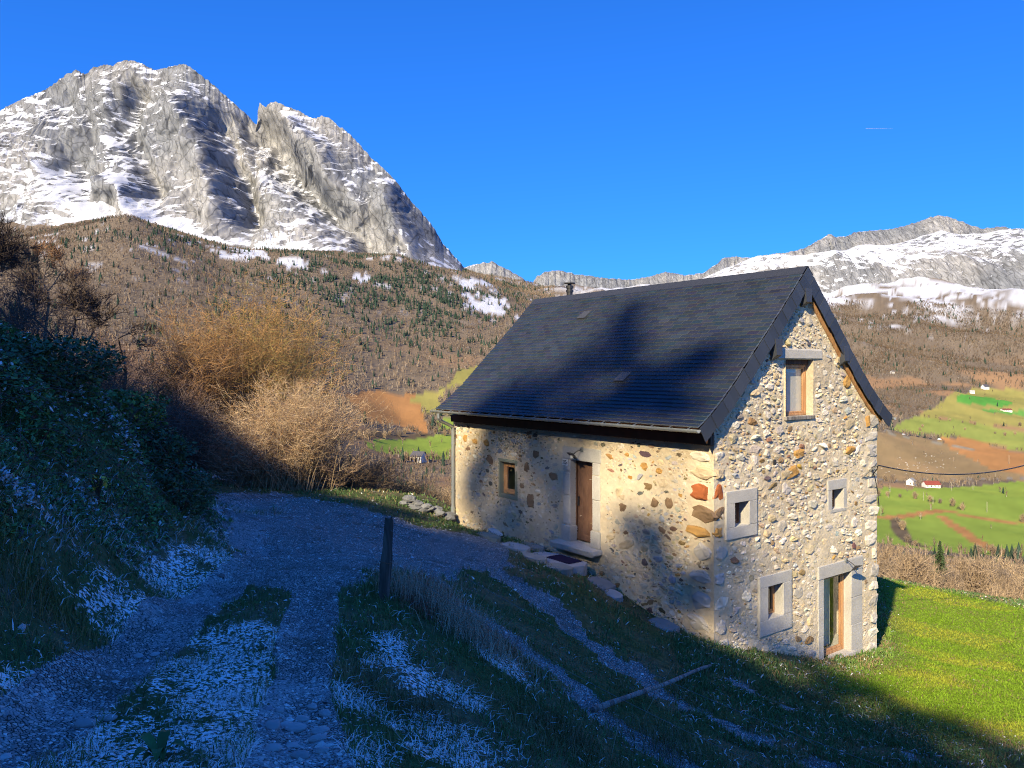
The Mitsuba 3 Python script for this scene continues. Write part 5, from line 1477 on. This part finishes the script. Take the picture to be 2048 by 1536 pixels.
for px, py, tx, ty in [(1052, 1158, 1018, 1085), (1075, 1230, 1052, 1190), (830, 1515, 715, 1410), (1285, 1440, 1350, 1325), (1222, 1515, 1236, 1440), (905, 1195, 925, 1140), (975, 1180, 1020, 1085), (1395, 1490, 1370, 1430)]:
    b = hit(px, py); tpt = ptpix(tx, ty, b[1] + .15); m1 = (b + tpt) / 2 + [.02, 0, .05]
    k = newkey('dead_stalk')
    add(k, *polytube(np.array([b, m1, tpt]), np.array([.005, .004, .003]), 4), 'tinted', 'thin pale dead stalk standing in the grass', 'stalk', 'dead stalks along the verge', color=(.36, .29, .20))
# ---------------------------------------------------------------- hillside trees that throw the shade
def crown_cloud(blobs, seed, n_per=460, size=.13):
    r = np.random.default_rng(seed + 900); Ps = []
    for s_, t_, L_, rs_, rt_ in blobs:
        d_ = r.normal(size=(n_per, 3)); d_ /= np.linalg.norm(d_, axis=1, keepdims=True); d_ *= r.uniform(0, 1, (n_per, 1)) ** .45
        ss, LL, tt_ = s_ + d_[:, 0] * rs_, L_ + d_[:, 1] * rs_, t_ + d_[:, 2] * rt_
        Ps.append(np.stack(sun_frame(ss, LL, tt_ + .75 - LL * math.tan(SUN_EL)), 1))
    return leaves(np.vstack(Ps), size)


SHADE = [
    ('tall ash tree on the hillside behind the viewer', [(-7.6, 9.6, -72, 1.1, 1.6), (-7.0, 11.2, -72, .7, 1.3), (-6.5, 9.8, -74, .6, 1.1), (-8.6, 8.6, -72, 1.1, 1.4), (-6.0, 8.4, -74, .6, 1.0), (-7.4, 7.5, -73, 1.0, .9), (-6.3, 7.7, -74, .8, .8)]),
    ('broad oak tree on the hillside behind the viewer', [(-9.9, 8.6, -70, 1.1, 1.5), (-9.6, 6.6, -70, 1.5, 1.6), (-11.0, 7.4, -71, .7, 1.2), (-8.6, 5.6, -70, 1.0, 1.2), (-10.9, 5.4, -71, 1.0, 1.0), (-10.4, 8.3, -71, 1.0, 1.0), (-8.9, 7.2, -70, .9, 1.2), (-9.8, 4.6, -70, 1.2, .9), (-9.0, 8.0, -70, .7, .8), (-7.9, 6.3, -70, .6, .8), (-11.7, 6.6, -70, .6, .9), (-10.0, 5.6, -70, 1.0, .9)]),
    ('slim maple tree on the hillside behind the viewer', [(-4.9, 8.5, -76, .8, 1.0), (-4.2, 8.9, -76, .5, .8), (-5.7, 7.9, -76, .6, .8), (-5.1, 7.4, -76, .7, .6), (-4.3, 7.2, -76, .5, .5)]),
    ('hazel thicket on the hillside behind the viewer', [(-6.6, 3.9, -68, 1.1, .9), (-5.2, 4.5, -68, .6, .8), (-4.2, 3.5, -68, 1.0, .8), (-7.8, 4.6, -68, .9, .8), (-3.6, 4.3, -68, .45, .7), (-6.0, 5.0, -70, .4, .5), (-2.6, 2.9, -68, .9, .6), (-6.9, 3.2, -68, 1.4, .8), (-5.0, 3.3, -68, 1.2, .8), (-8.6, 4.2, -68, 1.2, 1.0)]),
    ('hawthorn scrub on the hillside behind the viewer', [(-1.4, 2.2, -43, .9, .5), (0, 1.5, -43, 1.0, .6), (1.4, .7, -43, 1.0, .8), (3, -.6, -43, 1.3, 1.0), (5, -2.4, -43, 1.6, 1.3)]),
    ('holly scrub on the hillside behind the viewer', [(-12.6, 4.7, -43, .9, .7), (-14, 4.8, -43, 1.0, .5), (-16, 5.0, -43, 1.2, .6), (-18.5, 5.8, -43, 1.4, .7), (-21, 6.8, -43, 1.5, .8), (-24, 8.2, -43, 1.5, 1.0), (-27, 9.4, -43, 1.8, 1.0)]),
]
for i, (lab, blobs) in enumerate(SHADE):
    k = newkey('hillside_tree'); tag(k, lab, 'tree')
    v, f = crown_cloud(blobs, i)
    add(k + '__crown', v, f, 'tinted_leaf', color=(.05, .07, .03))
    s_, t_, L_ = blobs[0][:3]
    top = np.array(sun_frame(s_, L_, t_ + .75 - L_ * math.tan(SUN_EL)))
    add(k + '__trunk', *polytube(np.array([[top[0], top[1], H(top[0], top[1]).item() - .3], top * [1, 1, 1] - [0, 0, .5], top]), np.array([.14, .08, .04]), 7), 'tinted', color=(.10, .08, .06))

# ---------------------------------------------------------------- fence, pole, slabs
ro = np.random.default_rng(303)
base = hit(768, 1200)
k = newkey('fence_post'); tag(k, 'dark weathered split fence post leaning at the edge of the track', 'post')
rings = []
for t_, wd in ((-.25, .062), (0, .066), (.25, .07), (.42, .074), (.55, .072), (.62, .060), (.80, .058), (.97, .055), (1.0, .048)):
    th = np.arange(9) * 2 * np.pi / 9
    rad = wd * .88 * (1 + .16 * np.sin(th * 2 + t_ * 2) + ro.normal(0, .05, 9))
    rings.append(base + np.stack([np.cos(th) * rad + .06 * t_, np.sin(th) * rad * .8, np.full(9, t_ * 1.0) + (ro.normal(0, .015, 9) if t_ > .9 else 0)], 1))
Vp = np.vstack(rings); f = grid_faces(9, 9); wr = np.arange(8) * 9
f = np.vstack([f, np.stack([wr + 8, wr, wr + 9], 1), np.stack([wr + 8, wr + 9, wr + 17], 1), [[72, 72 + j, 73 + j] for j in range(1, 8)]])
scene['weathered_wood'] = two({'type': 'principled', 'base_color': wood_grain((0.07, 0.055, 0.048), (0.20, 0.165, 0.145)), 'roughness': 0.9})
add(k + '__post', Vp, f, 'weathered_wood', smooth=40)
th = np.linspace(0, 2 * np.pi, 14)
add(k + '__wire_loop', *polytube(np.stack([base[0] + .03 + .088 * np.cos(th), base[1] + .075 * np.sin(th), base[2] + .47 + .012 * np.sin(th * 2)], 1), .004, 4), 'tinted', color=(.22, .11, .07))
end_base = np.array([3.4, 5.9, 0])
end_base[2] = H(end_base[0], end_base[1]).item()
k = newkey('fence_post'); tag(k, 'next fence post down the slope beyond the lower edge', 'post')
add(k, *polytube(np.array([end_base - [0, 0, .3], end_base + [0, 0, .5], end_base + [.02, 0, 1.0]]), np.array([.06, .06, .05]), 8), 'weathered_wood')
for i, (h0, h1, lab) in enumerate(((.88, .85, 'upper slack wire strung from the fence post down the slope'), (.5, .45, 'lower slack wire strung from the fence post down the slope'))):
    a, b = base + [.04, 0, h0], end_base + [0, 0, h1]
    tt = np.linspace(0, 1, 24)
    add(newkey('fence_wire'), *polytube(a + (b - a) * tt[:, None] - np.array([0, 0, .9]) * (tt * (1 - tt))[:, None], .0028, 4), 'tinted', lab, 'wire', color=(.22, .20, .19))

a, b = hit(1185, 1428), hit(1425, 1338)
k = newkey('fallen_pole')
tt = np.linspace(0, 1, 12)
pts = a + (b - a) * tt[:, None]; pts[:, 2] = np.maximum(H(pts[:, 0], pts[:, 1]) + .05, pts[:, 2] + .05) + .01 * np.sin(tt * 9)
pts[:, 0] += .03 * np.sin(tt * 5)
add(k, *polytube(pts, .038 * (1 - .3 * tt) * (1 + .12 * np.sin(tt * 23)), 9), 'old_wood', 'long pale weathered pole lying across the lower track', 'pole', smooth=True)


def slab(key, a0, a1, o0, o1, z1, th, label, seed, group=None, tilt=0.0, col=(.30, .30, .30)):
    r = np.random.default_rng(seed + 40)
    gc = Lw(np.array((a0 + a1) / 2), np.array(0.0), np.array((o0 + o1) / 2)); z1 = max(z1, H(gc[0], gc[1]).item() + .07)
    n = 11; t_ = np.arange(n) * 2 * np.pi / n
    sq = 1 / np.maximum(np.abs(np.cos(t_)), np.abs(np.sin(t_)))
    rad = (.55 + .45 * sq) * r.uniform(.88, 1.05, n)
    x_ = (a0 + a1) / 2 + np.cos(t_) * rad * (a1 - a0) / 2; o_ = (o0 + o1) / 2 + np.sin(t_) * rad * (o1 - o0) / 2
    top = Lw(x_ * 1, z1 + tilt * np.cos(t_) + r.normal(0, .006, n), o_)
    low = Lw(x_ + r.normal(0, .02, n), np.full(n, z1 - th), o_ + r.normal(0, .015, n))
    inn = Lw((a0 + a1) / 2 + (x_ - (a0 + a1) / 2) * .93, z1 + .012 + tilt * np.cos(t_), (o0 + o1) / 2 + (o_ - (o0 + o1) / 2) * .93)
    c_ = Lw(np.array([(a0 + a1) / 2]), np.array([z1 + .014]), np.array([(o0 + o1) / 2]))
    V = np.vstack([low, top, inn, c_]); f = []
    for b_ in (0, n):
        for j in range(n):
            k_ = (j + 1) % n
            f += [[b_ + j, b_ + k_, b_ + n + k_], [b_ + j, b_ + n + k_, b_ + n + j]]
    f += [[2 * n + j, 2 * n + (j + 1) % n, 3 * n] for j in range(n)]
    add(key, V, np.array(f), 'stone', label, 'flagstone', group, color=np.clip(np.array(col) * r.normal(1, .08, (len(V), 1)), .05, .6))


slab(newkey('flagstone'), 3.05, 4.75, .36, 1.18, -4.37, .28, 'broad pale flagstone with the doormat in front of the plank door', 1, col=(.33, .33, .35))
slab(newkey('flagstone'), 2.95, 3.65, 1.02, 1.50, -4.42, .22, 'long step stone at the right front of the doorstep', 2, col=(.24, .24, .22))
slab(newkey('flagstone'), 3.68, 4.5, 1.15, 1.55, -4.44, .20, 'step stone in the middle of the doorstep front', 3, col=(.27, .27, .25))
slab(newkey('flagstone'), 4.5, 5.5, .95, 1.42, -4.43, .14, 'pale flat flagstone at the left front of the doorstep', 4, col=(.34, .35, .35))
slab(newkey('flagstone'), 5.7, 6.6, 1.0, 1.35, -4.40, .12, 'greenish flagstone lying apart left of the doorstep', 5, col=(.20, .22, .19))
slab(newkey('flagstone'), 4.8, 5.7, .3, .7, -4.34, .15, 'grey flagstone against the wall left of the doorstep', 6, col=(.22, .22, .21))
slab(newkey('flagstone'), 2.3, 2.95, .35, .85, -4.72, .3, 'rough rock at the right end below the doorstep', 7, tilt=.06, col=(.22, .22, .22))
slab(newkey('flagstone'), 1.95, 2.35, .5, .85, -4.95, .25, 'small pale rock below the right end of the doorstep', 8, tilt=.05, col=(.36, .36, .37))
slab(newkey('flagstone'), 6.55, 7.05, .35, .62, -4.36, .05, 'thin white slab propped near the foot of the wall', 9, tilt=.07, col=(.52, .53, .54))
slab(newkey('flagstone'), .55, 1.2, .25, .75, -5.36, .16, 'grey stone with litter at the near corner of the house', 10, tilt=.04, col=(.26, .25, .24))
k = newkey('doormat')
add(k, *wallbox(Lw, 3.35, 4.15, -4.354, -4.332, .50, .92, .006), 'mat_cloth', 'dark blue doormat on the flagstone before the plank door', 'doormat')

# the remnant of a dry stone wall left of the house
k = newkey('dry_stone_wall'); tag(k, 'low line of tumbled pale stones left of the downpipe', 'wall')
a, b = hit(812, 1012), hit(900, 1042)
for i in range(22):
    t_ = (i % 11) / 10.0; lift = .17 if i >= 11 else .04
    c = a + (b - a) * (t_ + (0.05 if i >= 11 else 0)) + [ro.normal(0, .05), ro.normal(0, .12), 0]
    c[2] = H(c[0], c[1]).item() + lift * (1.2 - .5 * t_)
    m = trimesh.creation.icosphere(1, 1.0); vv = np.array(m.vertices) * (1 + ro.normal(0, .13, (42, 1))) * np.array([.19, .16, .10]) * ro.uniform(.6, 1.2)
    add(k + '__stone', vv + c, np.array(m.faces), 'stone', color=np.array([.17, .175, .18]) * ro.uniform(.75, 1.2))

# ---------------------------------------------------------------- the valley: houses, poles, hedges
def farmhouse(name, px, py, w, dpt, h, rot, wallc, roofc, label, pitch=.75, cat_='house', win=3):
    p = hit(px, py, y0=60); k = newkey(name); tag(k, label, cat_)
    ca, sa = math.cos(rot), math.sin(rot)
    R = lambda q_: np.stack([q_[:, 0] * ca - q_[:, 1] * sa, q_[:, 0] * sa + q_[:, 1] * ca, q_[:, 2]], 1) + p
    w2, d2, rz = w / 2, dpt / 2, h + d2_(dpt) * pitch
    body = np.array([(-w2, -d2, -2), (w2, -d2, -2), (w2, d2, -2), (-w2, d2, -2), (-w2, -d2, h), (w2, -d2, h), (w2, d2, h), (-w2, d2, h), (-w2, 0, rz), (w2, 0, rz)], float)
    f = np.array([[0, 1, 5], [0, 5, 4], [1, 2, 6], [1, 6, 5], [2, 3, 7], [2, 7, 6], [3, 0, 4], [3, 4, 7], [5, 6, 9], [7, 4, 8]])
    add(k + '__wall', R(body), f, 'tinted', color=wallc)
    o = .5
    rp = []
    for sgn in (-1, 1):
        e = np.array([(-w2 - o, sgn * (d2 + o), h - o * pitch), (w2 + o, sgn * (d2 + o), h - o * pitch), (w2 + o, 0, rz), (-w2 - o, 0, rz)], float)
        rp.append(np.vstack([e, e + [0, 0, .3]]))
    v, f = hexa(np.array(rp)); add(k + '__roof', R(v), f, 'tinted', color=roofc)
    for j in range(win):
        x0 = -w2 + w * (j + .5) / win - .5
        v, f = hexa(np.array([(x0, -d2 - .06, h * .35), (x0 + 1, -d2 - .06, h * .35), (x0 + 1, -d2 + .1, h * .35), (x0, -d2 + .1, h * .35), (x0, -d2 - .06, h * .75), (x0 + 1, -d2 - .06, h * .75), (x0 + 1, -d2 + .1, h * .75), (x0, -d2 + .1, h * .75)], float))
        add(k + '__window', R(v), f, 'tinted', color=(.05, .05, .06))
    return k


d2_ = lambda d: d / 2
farmhouse('farmhouse', 838, 924, 8.5, 7, 4.2, -.5, (.72, .71, .68), (.10, .10, .12), 'white house with dark roof on the green field left of the cottage')
farmhouse('barn', 1862, 975, 15, 8, 3.4, .05, (.75, .73, .68), (.26, .07, .055), 'long white barn with red roof in the valley', cat_='barn', win=4)
farmhouse('farmhouse', 1822, 970, 7, 7, 4.5, .8, (.78, .77, .74), (.30, .29, .28), 'small white house left of the red-roofed barn', win=2)
farmhouse('farmhouse', 1970, 778, 14, 10, 5.5, .3, (.75, .74, .72), (.09, .09, .11), 'white house with steep dark roof high on the far slope', 1.0)
farmhouse('farmhouse', 1944, 787, 9, 8, 4, -.3, (.78, .77, .74), (.45, .42, .38), 'small white cottage at the top of the bright green field', win=2)
farmhouse('shed', 2012, 823, 18, 9, 3.2, .05, (.70, .66, .58), (.22, .08, .07), 'long low shed with dull red roof on the far meadow', .5, 'shed', 4)
farmhouse('farmhouse', 1786, 747, 10, 8, 4, .2, (.7, .69, .66), (.25, .23, .22), 'pale house among the trees below the snow patch', win=2)


def car(px, py, col, label, L_=4.4, hgt=1.5, rot=0.15, group=None):
    p = hit(px, py, y0=60) + [0, 0, .1]; k = newkey('parked_car'); tag(k, label, 'car', group)
    ca, sa = math.cos(rot), math.sin(rot); R = lambda q_: np.stack([q_[:, 0] * ca - q_[:, 1] * sa, q_[:, 0] * sa + q_[:, 1] * ca, q_[:, 2]], 1) + p
    sh = np.array([(-L_ / 2, .3), (L_ / 2, .3), (L_ / 2, .85), (L_ * .28, .95), (L_ * .12, hgt), (-L_ * .30, hgt), (-L_ * .46, .95), (-L_ / 2, .9)])
    n = len(sh); V = np.vstack([np.stack([sh[:, 0], np.full(n, y_), sh[:, 1]], 1) for y_ in (-.9, .9)])
    f = [[j, (j + 1) % n, n + (j + 1) % n] for j in range(n)] + [[j, n + (j + 1) % n, n + j] for j in range(n)] + [[0, j, j + 1] for j in range(1, n - 1)] + [[n, n + j + 1, n + j] for j in range(1, n - 1)]
    add(k + '__body', R(V), np.array(f), 'tinted_leaf', color=col)
    for x_ in (-L_ * .32, L_ * .32):
        for y_ in (-.85, .85):
            m = trimesh.creation.cylinder(.33, .2, sections=12); m.apply_transform(trimesh.transformations.rotation_matrix(np.pi / 2, [1, 0, 0])); m.apply_translation([x_, y_, .33])
            add(k + '__wheel', R(np.array(m.vertices)), np.array(m.faces), 'black_metal')


car(1879, 880, (.75, .76, .78), 'white van on the valley road', 5.6, 2.3)
car(1807, 870, (.6, .6, .62), 'silver car on the valley road at the left')
for px, py in ((1822, 872), (1836, 874), (1848, 876), (1860, 878)):
    car(px, py, (.05, .05, .06), 'dark car parked along the valley road', group='dark cars parked along the valley road')

for px, py, hm in [(1762, 1031, 8), (1847, 1001, 8), (1866, 1009, 7), (1903, 981, 8), (1974, 1025, 9), (1991, 962, 9), (2018, 928, 12), (1780, 984, 7), (1946, 980, 8)]:
    p = hit(px, py, y0=60)
    add(newkey('utility_pole'), *polytube(np.array([p - [0, 0, .5], p + [0, 0, hm * .5], p + [0, 0, hm]]), np.array([.2, .17, .15]), 6), 'tinted', 'thin wooden pole standing in the valley fields', 'pole', 'utility poles across the valley fields', color=(.42, .38, .30))
for px, py, hm in [(1804, 1152, 2.0), (1791, 1150, 1.6), (1880, 1183, 1.7)]:
    p = hit(px, py, y0=40)
    add(newkey('field_post'), *polytube(np.array([p - [0, 0, .2], p + [0, 0, hm]]), .07, 6), 'tinted', 'pale wooden post in the scrub below the meadow', 'post', 'posts in the scrub below the meadow', color=(.40, .35, .26))

# hedge and slope shrubs: three plain forms, reused under their own keys
def proto(seed, h, k, col):
    P = np.zeros((1, 3)); r = np.random.default_rng(seed)
    n = k; th = r.uniform(0, 6.28, n); ra = r.uniform(.0, .42, n) * h; up = r.uniform(.5, 1.0, n) * h * np.sqrt(1 - (ra / h) ** 2 * 2)
    B = np.stack([np.cos(th) * ra * .3, np.sin(th) * ra * .3, r.uniform(0, .35, n) * h], 1)
    Tp = np.stack([np.cos(th) * ra, np.sin(th) * ra, up], 1)
    V1, F1 = slivers(B, Tp, h * .016)
    b2 = B + (Tp - B) * r.uniform(.3, .95, (n, 1)); b2 = np.repeat(b2, 3, 0)
    t2 = b2 + r.normal(0, .09 * h, b2.shape) + [0, 0, .10 * h]
    V2, F2 = slivers(b2, t2, h * .012)
    v, f, _ = cat([(V1, F1), (V2, F2)])
    c = np.repeat(np.array([col]) * r.normal(1, .2, (len(v) // 3, 1)), 3, 0)
    return mikit.ply((v, f), 'tinted', color=np.clip(c, .01, .7))


PROT = [proto(1, 1, 260, (.32, .24, .16)), proto(2, 1, 260, (.40, .30, .19)), proto(3, 1, 260, (.24, .19, .145))]


def plant(key, p, s, j, label, group, cat_='shrub'):
    scene[key] = {**PROT[j], 'to_world': T().translate([float(v_) for v_ in p]).rotate([0, 0, 1], float(37 * len(scene) % 360)).scale(float(s))}
    tag(key, label, cat_, group)


rh = np.random.default_rng(404)
for i in range(64):                                     # the slope below the meadow
    px = rh.uniform(1735, 2075); Y = rh.uniform(52, 150)
    p = foot(px, Y); plant(newkey('slope_shrub'), p - [0, 0, .2], rh.uniform(2.6, 5.0), i % 3, 'bare brown shrub on the slope below the meadow', 'bare shrubs on the slope below the meadow')
for i in range(46):                                     # behind the yard, left of the house
    px = rh.uniform(640, 935); Y = rh.uniform(34, 110)
    p = foot(px, Y); plant(newkey('hollow_shrub'), p - [0, 0, .2], rh.uniform(1.8, 3.4), i % 3, 'bare shrub in the hollow beyond the yard', 'bare shrubs in the hollow beyond the yard')
HEDGE = [(1757, 992), (1775, 993), (1800, 995), (1830, 998), (1860, 1003), (1880, 1007), (1905, 1012), (1925, 1021), (1815, 1085), (1830, 1092), (1805, 1060), (1795, 1045), (2046, 1045), (1770, 962), (1785, 960), (1880, 840), (1900, 842), (1925, 846), (1950, 850), (1845, 855), (1990, 868), (2010, 872), (2030, 870), (2040, 852), (1840, 862), (1930, 860),
         (660, 860), (690, 868), (720, 870), (750, 872), (780, 870), (810, 868), (840, 872), (870, 868), (890, 872), (860, 850), (850, 838), (880, 856), (700, 880), (735, 878), (770, 876), (800, 874), (825, 862), (905, 872), (1955, 1112), (1985, 1110), (2010, 1112), (2035, 1115), (1780, 1105), (1800, 1108)]
for i, (px, py) in enumerate(HEDGE):
    p = hit(px, py, y0=60); plant(newkey('hedge_tree'), p - [0, 0, .3], rh.uniform(4, 8), i % 3, 'bare hedgerow tree among the valley fields', 'bare hedgerow trees among the valley fields', 'tree')
for px, Y, hm, lab in ((1880, 92, 6.4, 'green conifer standing in the scrub below the meadow'), (1925, 105, 4.2, 'small conifer right of the larger one below the meadow'), (1990, 75, 3.0, 'low conifer in the scrub near the right edge'), (2040, 115, 3.5, 'small conifer at the right edge of the scrub')):
    p = foot(px, Y); k = newkey('conifer'); tag(k, lab, 'tree')
    n = 900; zt = rh.uniform(.05, 1, n); ra = (1.03 - zt) * .30 * rh.uniform(.35, 1.1, n); th = rh.uniform(0, 6.28, n)
    B = np.stack([np.cos(th) * ra * .3, np.sin(th) * ra * .3, zt], 1) * hm; E = np.stack([np.cos(th) * ra, np.sin(th) * ra, zt - .02], 1) * hm
    v, f = slivers(B, E, hm * .045)
    add(k + '__crown', v + p, f, 'tinted', color=np.repeat(np.array([[.055, .085, .04]]) * rh.uniform(.6, 1.5, (n, 1)), 3, 0))
    add(k + '__trunk', *polytube(np.array([p - [0, 0, .3], p + [0, 0, hm * .9]]), np.array([hm * .02, .02]), 6), 'tinted', color=(.10, .07, .05))
# white boulders on the brown hillock
for i in range(60):
    px, py = (rh.normal(1835, 30), rh.normal(928, 12)) if i < 44 else (rh.uniform(1762, 1930), rh.uniform(905, 950))
    p = hit(px, py, y0=300); m = trimesh.creation.icosphere(1, 1.0); vv = np.array(m.vertices) * (1 + rh.normal(0, .12, (42, 1))) * np.array([1.1, .9, .8]) * rh.uniform(.3, 1.0)
    add(newkey('boulder'), vv + p, np.array(m.faces), 'tinted', 'pale boulder on the brown hillock across the valley', 'boulder', 'boulders on the brown hillock', color=(.46, .43, .38))

# high in the sky: an airliner's short trail, and another aircraft
a, b = ptpix(1732, 257, 14000), ptpix(1786, 258, 14300)
add(newkey('vapour_trail'), *polytube(np.array([a, (a + b) / 2, b]), np.array([3.2, 2.4, .6]), 8), 'plaster', 'short white vapour trail in the blue sky at the right', 'vapour trail')
